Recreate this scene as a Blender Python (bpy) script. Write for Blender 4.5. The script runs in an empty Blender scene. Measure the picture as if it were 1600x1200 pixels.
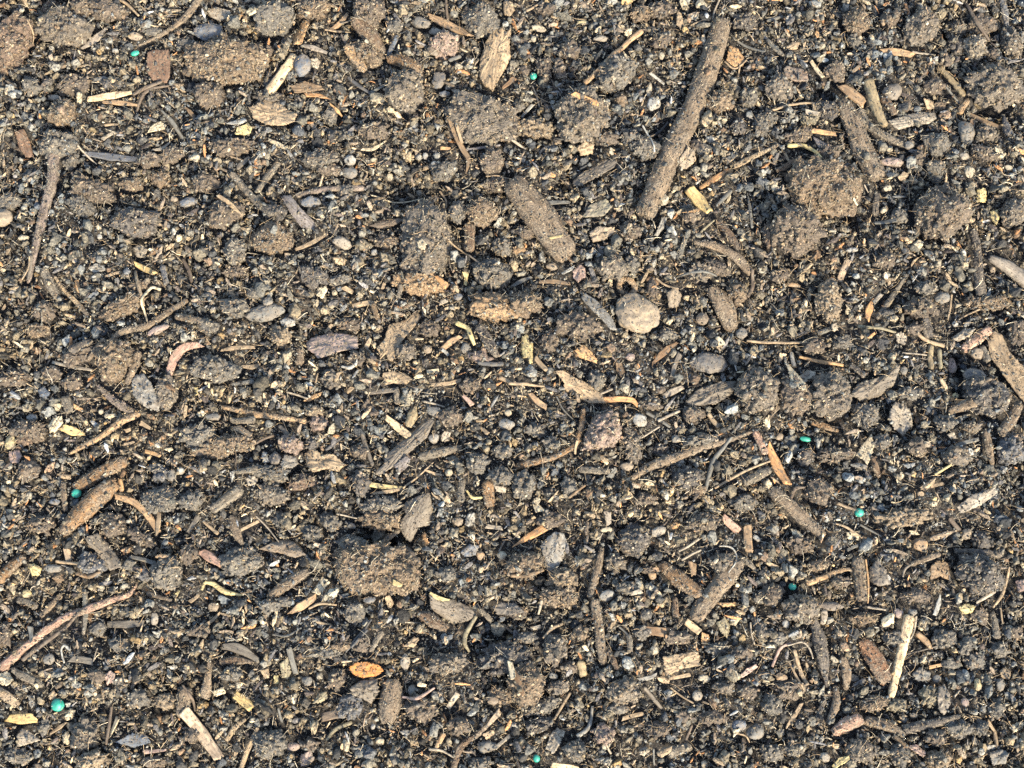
import bpy, math, random
import numpy as np
from mathutils import Vector, Matrix, Euler

# ---------------------------------------------------------------- camera, world, sun, exposure
SC = bpy.context.scene
S = 0.0001875                 # metres covered by one photo pixel (1600 wide) at the frame centre
FPX = 50.0 / 36.0 * 1600.0
TH = math.radians(12.0)       # camera leans 12 degrees from straight down
D = FPX * S
cam_d = bpy.data.cameras.new("camera"); cam = bpy.data.objects.new("camera", cam_d)
SC.collection.objects.link(cam); SC.camera = cam
cam_d.lens = 50; cam_d.sensor_width = 36; cam_d.clip_start = 0.01; cam_d.clip_end = 100
CAM = np.array([0, -D * math.sin(TH), D * math.cos(TH)])
cam.location = CAM.tolist(); cam.rotation_euler = (TH, 0, 0)

SUN_EL, SUN_AZ = math.radians(36), math.radians(148)      # azimuth clockwise from +Y (top of the photo)
w = bpy.data.worlds.new("World"); SC.world = w; w.use_nodes = True
nt = w.node_tree; bg = nt.nodes["Background"]
sky = nt.nodes.new("ShaderNodeTexSky"); sky.sky_type = 'NISHITA'; sky.sun_disc = False
sky.sun_elevation = SUN_EL; sky.sun_rotation = SUN_AZ
nt.links.new(sky.outputs[0], bg.inputs[0]); bg.inputs[1].default_value = 0.15
sd = bpy.data.lights.new("sun", 'SUN'); sun = bpy.data.objects.new("sun", sd); SC.collection.objects.link(sun)
sd.energy = 3.7; sd.angle = math.radians(7.0); sd.color = (1.0, 0.93, 0.77)
sv = Vector((math.sin(SUN_AZ) * math.cos(SUN_EL), math.cos(SUN_AZ) * math.cos(SUN_EL), math.sin(SUN_EL)))
sun.rotation_euler = sv.to_track_quat('Z', 'Y').to_euler()
SC.view_settings.view_transform = 'Standard'; SC.view_settings.look = 'None'
SC.view_settings.gamma = 1.0; SC.view_settings.exposure = 1.95
SC.cycles.max_bounces = 4; SC.cycles.diffuse_bounces = 2; SC.cycles.glossy_bounces = 2
SC.cycles.use_denoising = False
SC.cycles.caustics_reflective = False; SC.cycles.caustics_refractive = False

# ---------------------------------------------------------------- numeric helpers
rng = np.random.default_rng(11)
PERM = rng.permutation(256); PERM = np.concatenate([PERM, PERM])
GV = rng.normal(size=(256, 3)); GV /= np.linalg.norm(GV, axis=1)[:, None]
def noise(p):
    """gradient noise, about -1..1, p is (N,3)"""
    p = np.asarray(p, float); i = np.floor(p).astype(int); f = p - i; i &= 255
    u = f * f * f * (f * (f * 6 - 15) + 10)
    r = 0
    for dx in (0, 1):
        for dy in (0, 1):
            for dz in (0, 1):
                h = PERM[PERM[PERM[(i[:, 0] + dx) & 255] + ((i[:, 1] + dy) & 255)] + ((i[:, 2] + dz) & 255)]
                g = GV[h]
                d = g[:, 0] * (f[:, 0] - dx) + g[:, 1] * (f[:, 1] - dy) + g[:, 2] * (f[:, 2] - dz)
                wt = (u[:, 0] if dx else 1 - u[:, 0]) * (u[:, 1] if dy else 1 - u[:, 1]) * (u[:, 2] if dz else 1 - u[:, 2])
                r = r + d * wt
    return r * 1.6
def n2(x, y, sc, z=0.5):
    return noise(np.stack([x / sc + 100, y / sc + 100, np.full_like(x, z)], 1))
def px2w(px, py, zpx=8.0):
    """photo pixel -> world metres on the level zpx, and the metres per pixel there"""
    a = (px - 800) / FPX; b = -(py - 600) / FPX
    dx, dy, dz = a, b * math.cos(TH) + math.sin(TH), b * math.sin(TH) - math.cos(TH)
    t = (zpx * S - CAM[2]) / dz
    return CAM[0] + t * dx, CAM[1] + t * dy, t / FPX

HOLLOWS = [(473, 25, 16, 14), (572, 836, 22, 20), (622, 850, 16, 14), (770, 1000, 48, 16), (1555, 172, 28, 18), (1375, 748, 16, 12),
           (1500, 575, 30, 14), (1592, 745, 26, 16), (620, 300, 48, 14), (900, 255, 18, 14), (1288, 145, 24, 14), (120, 512, 26, 12),
           (130, 720, 34, 12), (490, 512, 22, 12), (1330, 340, 20, 10), (1500, 50, 26, 14), (1035, 205, 26, 12), (1000, 300, 20, 10),
           (1575, 790, 25, 12), (1100, 1020, 20, 10), (980, 850, 35, 10), (1020, 700, 25, 12), (1130, 590, 18, 10), (540, 175, 28, 10),
           (1240, 690, 22, 10), (1420, 655, 18, 10), (290, 700, 20, 8), (420, 170, 18, 10), (30, 265, 20, 10), (850, 600, 20, 6), (700, 700, 25, 8),
           (600, 690, 20, 9), (1550, 1140, 30, 8), (930, 1120, 25, 8), (330, 950, 25, 5), (1420, 170, 20, 8), (880, 290, 14, 14), (1010, 430, 20, 8)]
HOLW = [(px2w(a, b, 0)[0] / S, px2w(a, b, 0)[1] / S, c, d) for a, b, c, d in HOLLOWS]
def H(x, y):
    """soil surface height in pixels at world position (pixels)"""
    x = np.asarray(x, float); y = np.asarray(y, float)
    h = 11 * n2(x, y, 310, 1.3) + 10 * n2(x, y, 120, 2.7) + 9 * n2(x, y, 52, 3.1) + 4.5 * n2(x, y, 23, 4.2) + 1.6 * n2(x, y, 10, 5.5)
    for a, b, r, d in HOLW:
        q = ((x - a) ** 2 + (y - b) ** 2) / (r * r)
        h = h - 1.7 * d * np.exp(-q)
    return h

def ico(level):
    t = (1 + 5 ** .5) / 2
    v = [(-1, t, 0), (1, t, 0), (-1, -t, 0), (1, -t, 0), (0, -1, t), (0, 1, t), (0, -1, -t), (0, 1, -t), (t, 0, -1), (t, 0, 1), (-t, 0, -1), (-t, 0, 1)]
    f = [(0, 11, 5), (0, 5, 1), (0, 1, 7), (0, 7, 10), (0, 10, 11), (1, 5, 9), (5, 11, 4), (11, 10, 2), (10, 7, 6), (7, 1, 8), (3, 9, 4), (3, 4, 2), (3, 2, 6), (3, 6, 8), (3, 8, 9), (4, 9, 5), (2, 4, 11), (6, 2, 10), (8, 6, 7), (9, 8, 1)]
    v = [Vector(a).normalized() for a in v]
    for _ in range(level):
        mid = {}; nf = []
        def m(a, b):
            k = (min(a, b), max(a, b))
            if k not in mid:
                mid[k] = len(v); v.append(((v[a] + v[b]) / 2).normalized())
            return mid[k]
        for a, b, c in f:
            ab, bc, ca = m(a, b), m(b, c), m(c, a)
            nf += [(a, ab, ca), (b, bc, ab), (c, ca, bc), (ab, bc, ca)]
        f = nf
    return np.array([tuple(a) for a in v]), np.array(f)
ICO = [ico(k) for k in range(6)]

def rotm(n):
    """n random rotation matrices"""
    q = rng.normal(size=(n, 4)); q /= np.linalg.norm(q, axis=1)[:, None]
    a, b, c, d = q.T
    return np.stack([np.stack([1 - 2 * (c * c + d * d), 2 * (b * c - a * d), 2 * (b * d + a * c)], -1),
                     np.stack([2 * (b * c + a * d), 1 - 2 * (b * b + d * d), 2 * (c * d - a * b)], -1),
                     np.stack([2 * (b * d - a * c), 2 * (c * d + a * b), 1 - 2 * (b * b + c * c)], -1)], 1)
def chunk_shapes(level, n, rough=.25, cuts=5, cut=(.55, .85)):
    """n little angular lumps of unit size"""
    out = []
    for k in range(n):
        v = ICO[level][0].copy()
        v = v * (1 + rough * noise(v * 1.4 + rng.uniform(0, 99, 3)))[:, None]
        for _ in range(cuts):
            d = rng.normal(size=3); d /= np.linalg.norm(d); h = rng.uniform(*cut)
            q = v @ d; v = v - np.clip(q - h, 0, None)[:, None] * d
        out.append(v)
    return np.array(out)

# ---------------------------------------------------------------- materials
def mat(name, build):
    m = bpy.data.materials.new(name); m.use_nodes = True
    nt = m.node_tree; b = nt.nodes["Principled BSDF"]
    build(nt, b); return m
def nd(nt, t, **k):
    n = nt.nodes.new(t)
    for a, v in k.items():
        if a.startswith("i_"): n.inputs[a[2:].replace("_", " ")].default_value = v
        else: setattr(n, a, v)
    return n
def common(nt, scale_vec=(1, 1, 1)):
    at = nd(nt, "ShaderNodeAttribute", attribute_name="Col")
    tc = nd(nt, "ShaderNodeTexCoord"); mp = nd(nt, "ShaderNodeMapping"); mp.inputs["Scale"].default_value = scale_vec
    nt.links.new(tc.outputs["Object"], mp.inputs[0]); return at, mp
def ramp(nt, src, stops):
    r = nd(nt, "ShaderNodeValToRGB"); e = r.color_ramp.elements
    while len(e) < len(stops): e.new(.5)
    for q, (p, c) in zip(e, stops): q.position = p; q.color = c if len(c) == 4 else (*c, 1)
    nt.links.new(src, r.inputs[0]); return r
def mul(nt, a, b, typ='MULTIPLY', fac=1.0):
    m = nd(nt, "ShaderNodeMix", data_type='RGBA', blend_type=typ); m.clamp_result = False
    if isinstance(fac, float): m.inputs[0].default_value = fac
    else: nt.links.new(fac, m.inputs[0])
    for s, i in ((a, 6), (b, 7)):
        if isinstance(s, tuple): m.inputs[i].default_value = (*s, 1)
        else: nt.links.new(s, m.inputs[i])
    return m.outputs[2]
def bump(nt, b, src, dist, strength=.6, prev=None):
    u = nd(nt, "ShaderNodeBump"); u.inputs["Strength"].default_value = strength; u.inputs["Distance"].default_value = dist
    nt.links.new(src, u.inputs["Height"])
    nt.links.new(u.outputs[0], b.inputs["Normal"])
def b_dirt(nt, b, lo=.5, hi=1.6, sand=.22):
    at, mp = common(nt)
    n1 = nd(nt, "ShaderNodeTexNoise", i_Scale=1500.0, i_Detail=3.0, i_Roughness=.7); nt.links.new(mp.outputs[0], n1.inputs["Vector"])
    r1 = ramp(nt, n1.outputs[0], [(.34, (lo,) * 3), (.5, (.95, .95, .95)), (.64, (hi, hi * .97, hi * .9))])
    c = mul(nt, at.outputs["Color"], r1.outputs[0])
    v = nd(nt, "ShaderNodeTexVoronoi", i_Scale=1350.0); nt.links.new(mp.outputs[0], v.inputs["Vector"])
    r2 = ramp(nt, v.outputs["Color"], [(.80, (0, 0, 0)), (.84, (1, 1, 1))])
    r3 = ramp(nt, v.outputs["Distance"], [(.28, (1, 1, 1)), (.40, (0, 0, 0))])
    k = mul(nt, r2.outputs[0], r3.outputs[0]); k = mul(nt, k, (sand,) * 3)
    c = mul(nt, c, (.40, .30, .17), 'MIX', k)
    nt.links.new(c, b.inputs["Base Color"]); b.inputs["Roughness"].default_value = .8
    b.inputs["Specular IOR Level"].default_value = .35
    bump(nt, b, n1.outputs[0], .0006, 1.0)
def b_wood(nt, b):
    at, mp = common(nt, (180, 1500, 1500))
    n1 = nd(nt, "ShaderNodeTexNoise", i_Scale=1.0, i_Detail=4.0, i_Roughness=.65); nt.links.new(mp.outputs[0], n1.inputs["Vector"])
    r1 = ramp(nt, n1.outputs[0], [(.3, (.5, .45, .40)), (.5, (.95, .92, .9)), (.7, (1.3, 1.28, 1.2))])
    c = mul(nt, at.outputs["Color"], r1.outputs[0])
    tc = nd(nt, "ShaderNodeTexCoord"); n2_ = nd(nt, "ShaderNodeTexNoise", i_Scale=900.0, i_Detail=4.0, i_Roughness=.75)
    nt.links.new(tc.outputs["Object"], n2_.inputs["Vector"])
    r2 = ramp(nt, n2_.outputs[0], [(.52, (0, 0, 0)), (.64, (.8,) * 3)])
    c = mul(nt, c, (.10, .08, .055), 'MIX', r2.outputs[0])
    nt.links.new(c, b.inputs["Base Color"]); b.inputs["Roughness"].default_value = .7
    b.inputs["Specular IOR Level"].default_value = .3
    bump(nt, b, n1.outputs[0], .0003, .8)
def b_stone(nt, b):
    at, mp = common(nt)
    n1 = nd(nt, "ShaderNodeTexNoise", i_Scale=700.0, i_Detail=6.0, i_Roughness=.8); nt.links.new(mp.outputs[0], n1.inputs["Vector"])
    r1 = ramp(nt, n1.outputs[0], [(.32, (.5, .5, .52)), (.5, (.95,) * 3), (.7, (1.4, 1.36, 1.25))])
    c = mul(nt, at.outputs["Color"], r1.outputs[0])
    n3 = nd(nt, "ShaderNodeTexNoise", i_Scale=420.0, i_Detail=8.0, i_Roughness=.8); nt.links.new(mp.outputs[0], n3.inputs["Vector"])
    r3 = ramp(nt, n3.outputs[0], [(.42, (0, 0, 0)), (.56, (.85,) * 3)])
    c = mul(nt, c, (.13, .10, .068), 'MIX', r3.outputs[0])
    nt.links.new(c, b.inputs["Base Color"]); b.inputs["Roughness"].default_value = .75
    bump(nt, b, n1.outputs[0], .0002, .6)
def b_pellet(nt, b):
    at, mp = common(nt)
    n1 = nd(nt, "ShaderNodeTexNoise", i_Scale=900.0, i_Detail=3.0); nt.links.new(mp.outputs[0], n1.inputs["Vector"])
    r1 = ramp(nt, n1.outputs[0], [(.3, (.5, .7, .7)), (.5, (1, 1, 1)), (.72, (2.4, 1.15, 1.2))])
    c = mul(nt, at.outputs["Color"], r1.outputs[0])
    nt.links.new(c, b.inputs["Base Color"]); b.inputs["Roughness"].default_value = .5
    bump(nt, b, n1.outputs[0], .0001, .4)
def b_crumb(nt, b):
    at, mp = common(nt)
    n1 = nd(nt, "ShaderNodeTexNoise", i_Scale=1700.0, i_Detail=2.0, i_Roughness=.6); nt.links.new(mp.outputs[0], n1.inputs["Vector"])
    r1 = ramp(nt, n1.outputs[0], [(.35, (.55, .52, .5)), (.5, (1, 1, 1)), (.66, (1.6, 1.5, 1.35))])
    c = mul(nt, at.outputs["Color"], r1.outputs[0])
    nt.links.new(c, b.inputs["Base Color"]); b.inputs["Roughness"].default_value = .85
    b.inputs["Specular IOR Level"].default_value = .2
    bump(nt, b, n1.outputs[0], .0004, .9)
def b_soil(nt, b):
    tc = nd(nt, "ShaderNodeTexCoord")
    n1 = nd(nt, "ShaderNodeTexNoise", i_Scale=900.0, i_Detail=6.0, i_Roughness=.75); nt.links.new(tc.outputs["Object"], n1.inputs["Vector"])
    r1 = ramp(nt, n1.outputs[0], [(.35, (.012, .011, .011)), (.5, (.04, .033, .026)), (.64, (.13, .10, .07)), (.75, (.3, .23, .14))])
    nt.links.new(r1.outputs[0], b.inputs["Base Color"]); b.inputs["Roughness"].default_value = .9
    bump(nt, b, n1.outputs[0], .0012, 1.0)
def b_bark(nt, b):
    at, mp = common(nt, (260, 1100, 1100))
    n1 = nd(nt, "ShaderNodeTexNoise", i_Scale=1.0, i_Detail=5.0, i_Roughness=.7); nt.links.new(mp.outputs[0], n1.inputs["Vector"])
    r1 = ramp(nt, n1.outputs[0], [(.34, (.42, .38, .34)), (.5, (.95, .93, .9)), (.66, (1.65, 1.6, 1.5))])
    c = mul(nt, at.outputs["Color"], r1.outputs[0])
    tc = nd(nt, "ShaderNodeTexCoord"); n2_ = nd(nt, "ShaderNodeTexNoise", i_Scale=260.0, i_Detail=9.0, i_Roughness=.85)
    nt.links.new(tc.outputs["Object"], n2_.inputs["Vector"])
    r2 = ramp(nt, n2_.outputs[0], [(.47, (0, 0, 0)), (.55, (.8,) * 3)])
    n3 = nd(nt, "ShaderNodeTexNoise", i_Scale=1900.0, i_Detail=3.0, i_Roughness=.7); nt.links.new(tc.outputs["Object"], n3.inputs["Vector"])
    r3 = ramp(nt, n3.outputs[0], [(.36, (.035, .028, .022)), (.5, (.13, .10, .07)), (.66, (.30, .235, .15))])
    c = mul(nt, c, r3.outputs[0], 'MIX', r2.outputs[0])
    nt.links.new(c, b.inputs["Base Color"]); b.inputs["Roughness"].default_value = .85
    b.inputs["Specular IOR Level"].default_value = .25
    m = nd(nt, "ShaderNodeMath", operation='ADD'); nt.links.new(n1.outputs[0], m.inputs[0]); nt.links.new(n3.outputs[0], m.inputs[1])
    bump(nt, b, m.outputs[0], .0005, 1.0)
M = {'C': mat("granular_soil", b_dirt), 'W': mat("weathered_wood", b_wood), 'S': mat("stone", b_stone),
     'G': mat("coated_pellet", b_pellet), 'K': mat("soil_crumb", b_crumb), 'E': mat("bare_soil", b_soil),
     'D': mat("dirt_coated_wood", b_bark)}

def mesh_obj(name, V, F, col, m, loc=(0, 0, 0), rz=0.0, smooth=True, parent=None):
    """one mesh object; V world metres, moved into the object's own frame"""
    V = np.asarray(V, float) - np.asarray(loc)
    if rz:
        c, s = math.cos(-rz), math.sin(-rz)
        V = np.stack([V[:, 0] * c - V[:, 1] * s, V[:, 0] * s + V[:, 1] * c, V[:, 2]], 1)
    me = bpy.data.meshes.new(name); F = np.asarray(F, np.int32)
    me.vertices.add(len(V)); me.vertices.foreach_set("co", V.astype(np.float32).ravel())
    me.loops.add(F.size); me.loops.foreach_set("vertex_index", F.ravel())
    me.polygons.add(len(F)); me.polygons.foreach_set("loop_start", np.arange(0, F.size, F.shape[1], dtype=np.int32))
    sm = np.full(len(F), bool(smooth)) if np.isscalar(smooth) else smooth
    me.polygons.foreach_set("use_smooth", sm)
    me.update(calc_edges=True)
    a = me.attributes.new("Col", 'FLOAT_COLOR', 'POINT')
    col = np.asarray(col, float)
    if col.ndim == 1: col = np.tile(col, (len(V), 1))
    a.data.foreach_set("color", np.concatenate([col, np.ones((len(V), 1))], 1).astype(np.float32).ravel())
    me.materials.append(M[m])
    o = bpy.data.objects.new(name, me); SC.collection.objects.link(o)
    o.location = loc; o.rotation_euler = (0, 0, rz)
    if parent is not None:
        o.parent = parent; o.matrix_parent_inverse = parent.matrix_basis.inverted()
    return o

# ---------------------------------------------------------------- ground sheet
inner = np.arange(-1150, 1151, 3.0); out = 1150 * 1.25 ** np.arange(1, 18)
xs = np.concatenate([-out[::-1], inner, out]); innery = np.arange(-950, 1001, 3.0)
ys = np.concatenate([-out[::-1], innery, out + 0]); 
XX, YY = np.meshgrid(xs, ys); hh = H(XX.ravel(), YY.ravel())
V = np.stack([XX.ravel(), YY.ravel(), hh - 15.0], 1) * S
nx, ny = len(xs), len(ys)
i = (np.arange(ny - 1)[:, None] * nx + np.arange(nx - 1)[None]).ravel()
ground = mesh_obj("ground", V, np.stack([i, i + 1, i + nx + 1, i + nx], 1), (.04, .03, .02), 'E')
ground["kind"] = "structure"; ground["label"] = "dark crumbly compost soil surface under all the debris"

# height map (world pixels) that things rest on, plus a mask of what is already covered
GC = 1.5; GX0, GY0 = -1150.0, -950.0; GW, GH_ = int(2300 / GC), int(1950 / GC)
gx, gy = np.meshgrid(GX0 + (np.arange(GW) + .5) * GC, GY0 + (np.arange(GH_) + .5) * GC)
Z = H(gx.ravel(), gy.ravel()).reshape(GH_, GW); Z0 = Z.copy(); COV = np.zeros_like(Z)
def cell(x, y):
    return (np.clip(((y - GY0) / GC).astype(int), 0, GH_ - 1), np.clip(((x - GX0) / GC).astype(int), 0, GW - 1))
def zat(x, y, G=None):
    return (Z if G is None else G)[cell(np.asarray(x), np.asarray(y))]
def stamp(V, dust):
    """write a finished thing's top (world metres) into the height map"""
    x, y, z = V[:, 0] / S, V[:, 1] / S, V[:, 2] / S
    r, c = cell(x, y); r0, r1, c0, c1 = max(r.min() - 2, 0), r.max() + 3, max(c.min() - 2, 0), c.max() + 3
    T = np.full((r1 - r0, c1 - c0), -1e3); rr, cc = np.clip(r - r0, 0, T.shape[0] - 1), np.clip(c - c0, 0, T.shape[1] - 1)
    np.maximum.at(T, (rr, cc), z)
    for _ in range(2):                      # close pinholes
        P = np.pad(T, 1, constant_values=-1e3)
        nb = np.stack([P[:-2, 1:-1], P[2:, 1:-1], P[1:-1, :-2], P[1:-1, 2:]])
        T = np.where((T < -500) & ((nb > -500).sum(0) >= 2), nb.max(0), T)
    Zs = Z[r0:r1, c0:c1]; T = T[:Zs.shape[0], :Zs.shape[1]]
    top = T > Zs
    Z[r0:r1, c0:c1] = np.where(top, T, Zs)
    COV[r0:r1, c0:c1] = np.where(top, dust, COV[r0:r1, c0:c1])

# ---------------------------------------------------------------- shapes of the single things
PAL = dict(cr=(.40, .325, .205), wh=(.36, .335, .275), tn=(.30, .215, .125), be=(.31, .255, .18), ru=(.165, .098, .058), br=(.115, .083, .055),
           gb=(.15, .122, .088), gr=(.13, .122, .10), wg=(.235, .215, .175), dg=(.055, .053, .050), bg=(.10, .112, .125), ob=(.175, .115, .062),
           ol=(.22, .185, .11), ye=(.46, .35, .14), pk=(.33, .225, .17), pg=(.155, .133, .118), te=(.015, .40, .28), bk=(.014, .016, .02))
PAL['or'] = (.32, .19, .085)
for _k in PAL:
    if _k not in ('te', 'or', 'ye', 'cr', 'bk', 'dg'): PAL[_k] = tuple(.82 * q for q in PAL[_k])
PAL['bo'] = (.34, .14, .035); PAL['te'] = (.02, .205, .135); PAL['ye'] = (.37, .29, .13)
GRAINC = np.array([(.13, .10, .066), (.09, .07, .047), (.24, .185, .115), (.05, .04, .03), (.21, .165, .105), (.12, .11, .09), (.17, .11, .06)])
CH0, CH1 = chunk_shapes(0, 16), chunk_shapes(1, 16)
def grains(P, r, tint, spread=.45, level=0):
    """small grains of radius r at points P: returns V, F, col"""
    n = len(P); sh = CH0 if level == 0 else CH1; f = ICO[level][1]; k = rng.integers(0, len(sh), n)
    v = sh[k] * (r[:, None] * rng.uniform(.6, 1.25, (n, 3)))[:, None, :]
    v = np.einsum('nij,nkj->nki', rotm(n), v) + P[:, None, :]
    c = GRAINC[rng.integers(0, len(GRAINC), n)] * (1 - spread) + np.asarray(tint) * spread
    c = c * np.exp(rng.normal(0, .35, (n, 1)))
    m = v.shape[1]
    return v.reshape(-1, 3), (f[None] + (np.arange(n) * m)[:, None, None]).reshape(-1, 3), np.repeat(c, m, 0)
def patchy(v, idx, n, sc):
    """n of the vertices idx, gathered in patches"""
    w_ = np.clip(.55 + 1.3 * noise(v[idx] / sc + 7.7), .06, 1.4); return idx[rng.choice(len(idx), n, p=w_ / w_.sum())]
def join(parts):
    Vs, Fs, Cs, o = [], [], [], 0
    for v, f, c in parts:
        c = np.asarray(c, float)
        if c.ndim == 1: c = np.tile(c, (len(v), 1))
        Vs.append(v); Fs.append(f + o); Cs.append(c); o += len(v)
    return np.concatenate(Vs), np.concatenate(Fs), np.concatenate(Cs)

def blob(kind, col, x, y, rx, ry, ang):
    cx, cy, s = px2w(x, y); k = s / S * (.93 if kind == 'G' else 1); rx *= k; ry *= k; wx, wy = cx / S, cy / S
    r = max(rx, ry); mn = min(rx, ry)
    lv = 2 if r < 7 else 3 if r < 20 else 4 if r < 42 else 5
    v0, f = ICO[lv]; sd_ = rng.uniform(0, 200, 3); v = v0.copy()
    sc3 = np.array([rx, ry, mn]) / mn
    q = v * sc3
    if kind == 'C':
        d = .26 * noise(q * .9 + sd_) + .24 * noise(q * 2.1 + sd_) + .16 * noise(q * 4.6 + sd_)
        if mn > 9: d = d + 2.0 / mn * noise(q * mn / 3.2 + sd_) + 3.6 / mn * noise(q * mn / 7 + sd_) - 3.0 / mn * np.abs(noise(q * mn / 12 + sd_))
        v = v * (1 + d)[:, None]
        for _ in range(4):
            dd = rng.normal(size=3); dd[2] = abs(dd[2]); dd /= np.linalg.norm(dd); h = rng.uniform(.72, .9) if r < 30 else rng.uniform(.86, 1.0); t = v @ dd
            v = v - (.8 * np.clip(t - h, 0, None))[:, None] * dd
        hz = (1.05 if r < 18 else 1.0 if r < 45 else .8) * mn
    elif kind == 'S':
        v = v * (1 + (.26 if r < 25 else .12) * noise(q * .8 + sd_) + .13 * noise(q * 2.2 + sd_) + .05 * noise(q * 5 + sd_))[:, None]
        for _ in range(5 if r < 25 else 2):
            dd = rng.normal(size=3); dd /= np.linalg.norm(dd); h = rng.uniform(.78, .93); t = v @ dd
            v = v - (.85 * np.clip(t - h, 0, None))[:, None] * dd
        hz = (.66 if r < 25 else .6) * mn
    else:
        v = v * (1 + .05 * noise(q * 1.4 + sd_) + .02 * noise(q * 4 + sd_))[:, None]; hz = .85 * mn
    v = v * np.array([rx, ry, hz])
    a = -math.radians(ang); v = np.stack([v[:, 0] * math.cos(a) - v[:, 1] * math.sin(a), v[:, 0] * math.sin(a) + v[:, 1] * math.cos(a), v[:, 2]], 1)
    t = rng.uniform(0, 2 * math.pi, 24); rr = rng.uniform(.2, .9, 24)
    src = Z0 if kind == 'C' else Z
    zz = zat(wx + rr * rx * np.cos(t), wy + rr * ry * np.sin(t), src)
    base = zz.mean() if kind == 'C' else np.percentile(zz, 60)
    cz = base + (.32 * hz if kind == 'C' else .35 * hz + 1.5)
    v = v + np.array([wx, wy, cz])
    c = np.array(PAL[col])
    if kind == 'C':
        c = .45 * c + .55 * np.array((.078, .060, .043))
        cc = c * (1 + .25 * noise(v / 14 + sd_))[:, None]
        parts = [(v, f, cc)]
        area = rx * ry * 3.14
        ng = int(min(area / (15 if r > 20 else 22), 2200))
        if ng > 3:
            up = np.where(v[:, 2] > cz - .25 * hz)[0]; pk = patchy(v, up, ng, 9)
            gr_ = rng.uniform(.9, 2.6 if r > 12 else 1.9, ng) * np.where(rng.random(ng) < .12, 1.6, 1)
            P = v[pk] + rng.normal(0, .8, (ng, 3)); P[:, 2] -= gr_ * .15
            parts.append(grains(P, gr_, c * 1.35, .5))
            nb = ng // 4; P = v[patchy(v, up, nb, 14)] if nb else None
            if nb: gb_ = rng.uniform(1.8, 4.2 if r > 12 else 3.0, nb); P = P - [0, 0, 1.0]; parts.append(grains(P, gb_, c * 1.1, .6, 1))
        if r > 14:                                          # short fibres stuck in the lump
            nf = int(area / (22 if col in ('ob', 'ru') else 80)) + 1
            up = np.where(v[:, 2] > cz)[0]; P = v[rng.choice(up, nf)]
            parts.append(fibres(P, rng.uniform(4, 14, nf), rng.uniform(.3, .7, nf), np.array([(.26, .17, .09), (.16, .11, .065), (.3, .24, .15)]), 1.2))
        v, f, cc = join(parts)
        return v * S, f, cc, (wx, wy, cz)
    cc = c * (1 + .2 * noise(v / 9 + sd_))[:, None]
    if kind in 'SG' and r > 4:                               # soil stuck to the stone
        ng = int(rx * ry / (4.5 if kind == 'S' else 6)); up = np.where(v[:, 2] > cz - .2 * hz)[0]
        P = v[rng.choice(up, ng)] if ng else None; c = c * .5 + np.array((.10, .078, .053)) * (.5 if kind == 'S' else .8)
        if ng: v, f, cc = join([(v, f, cc), grains(P, rng.uniform(.6, 1.3, ng), c, .3)])
    return v * S, f, cc, (wx, wy, cz)

def fibres(P, L, R, cols, lift=0.0, seg=6):
    """thin curly three sided threads starting at P"""
    n = len(P); a = rng.uniform(0, 2 * math.pi, n); cv = rng.normal(0, .16, (n, seg)); cv = np.cumsum(cv + rng.normal(0, .12, (n, 1)), 1)
    st = (L / seg)[:, None]; dx = np.cos(a[:, None] + cv) * st; dy = np.sin(a[:, None] + cv) * st
    X = np.concatenate([np.zeros((n, 1)), np.cumsum(dx, 1)], 1); Y = np.concatenate([np.zeros((n, 1)), np.cumsum(dy, 1)], 1)
    X -= X.mean(1, keepdims=True); Y -= Y.mean(1, keepdims=True)
    X += P[:, :1]; Y += P[:, 1:2]
    t = np.linspace(0, 1, seg + 1)[None]
    Zz = P[:, 2:3] + lift * 4 * t * (1 - t) * rng.uniform(.2, 1.6, (n, 1)) + rng.normal(0, .3, (n, seg + 1))
    rad = R[:, None] * (1 - .55 * t)
    nrm = np.stack([-np.sin(a[:, None] + np.concatenate([cv[:, :1], cv], 1)), np.cos(a[:, None] + np.concatenate([cv[:, :1], cv], 1))], -1)
    vs = []
    for k in range(3):
        ph = 2 * math.pi * k / 3 + .5; vs.append(np.stack([X + nrm[..., 0] * rad * math.cos(ph), Y + nrm[..., 1] * rad * math.cos(ph), Zz + rad * math.sin(ph)], -1))
    v = np.stack(vs, 2).reshape(n, -1, 3)
    f = []
    for j in range(seg):
        for k in range(3):
            a0, b0 = j * 3 + k, j * 3 + (k + 1) % 3
            f += [(a0, b0, b0 + 3), (a0, b0 + 3, a0 + 3)]
    f = np.array(f); m = v.shape[1]
    c = np.repeat(cols[rng.integers(0, len(cols), n)] * np.exp(rng.normal(0, .3, (n, 1))), m, 0)
    return v.reshape(-1, 3), (f[None] + (np.arange(n) * m)[:, None, None]).reshape(-1, 3), c

def spline(P, W, step):
    P = np.array(P, float); W = np.interp(np.linspace(0, 1, len(P)), np.linspace(0, 1, len(W)), W)
    if len(P) == 2: P = np.array([P[0], (P[0] + P[1]) / 2 + rng.normal(0, .02, 2) * np.linalg.norm(P[1] - P[0]), P[1]]); W = np.array([W[0], W.mean(), W[1]])
    Q = np.concatenate([[2 * P[0] - P[1]], P, [2 * P[-1] - P[-2]]]); oP, oW = [], []
    for k in range(len(P) - 1):
        p0, p1, p2, p3 = Q[k:k + 4]; n = max(2, int(np.linalg.norm(p2 - p1) / step))
        for j in range(n):
            t = j / n
            oP.append(.5 * ((2 * p1) + (-p0 + p2) * t + (2 * p0 - 5 * p1 + 4 * p2 - p3) * t * t + (-p0 + 3 * p1 - 3 * p2 + p3) * t ** 3))
            u = t * t * (3 - 2 * t); oW.append(W[k] * (1 - u) + W[k + 1] * u)
    oP.append(P[-1]); oW.append(W[-1]); return np.array(oP), np.array(oW)

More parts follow.
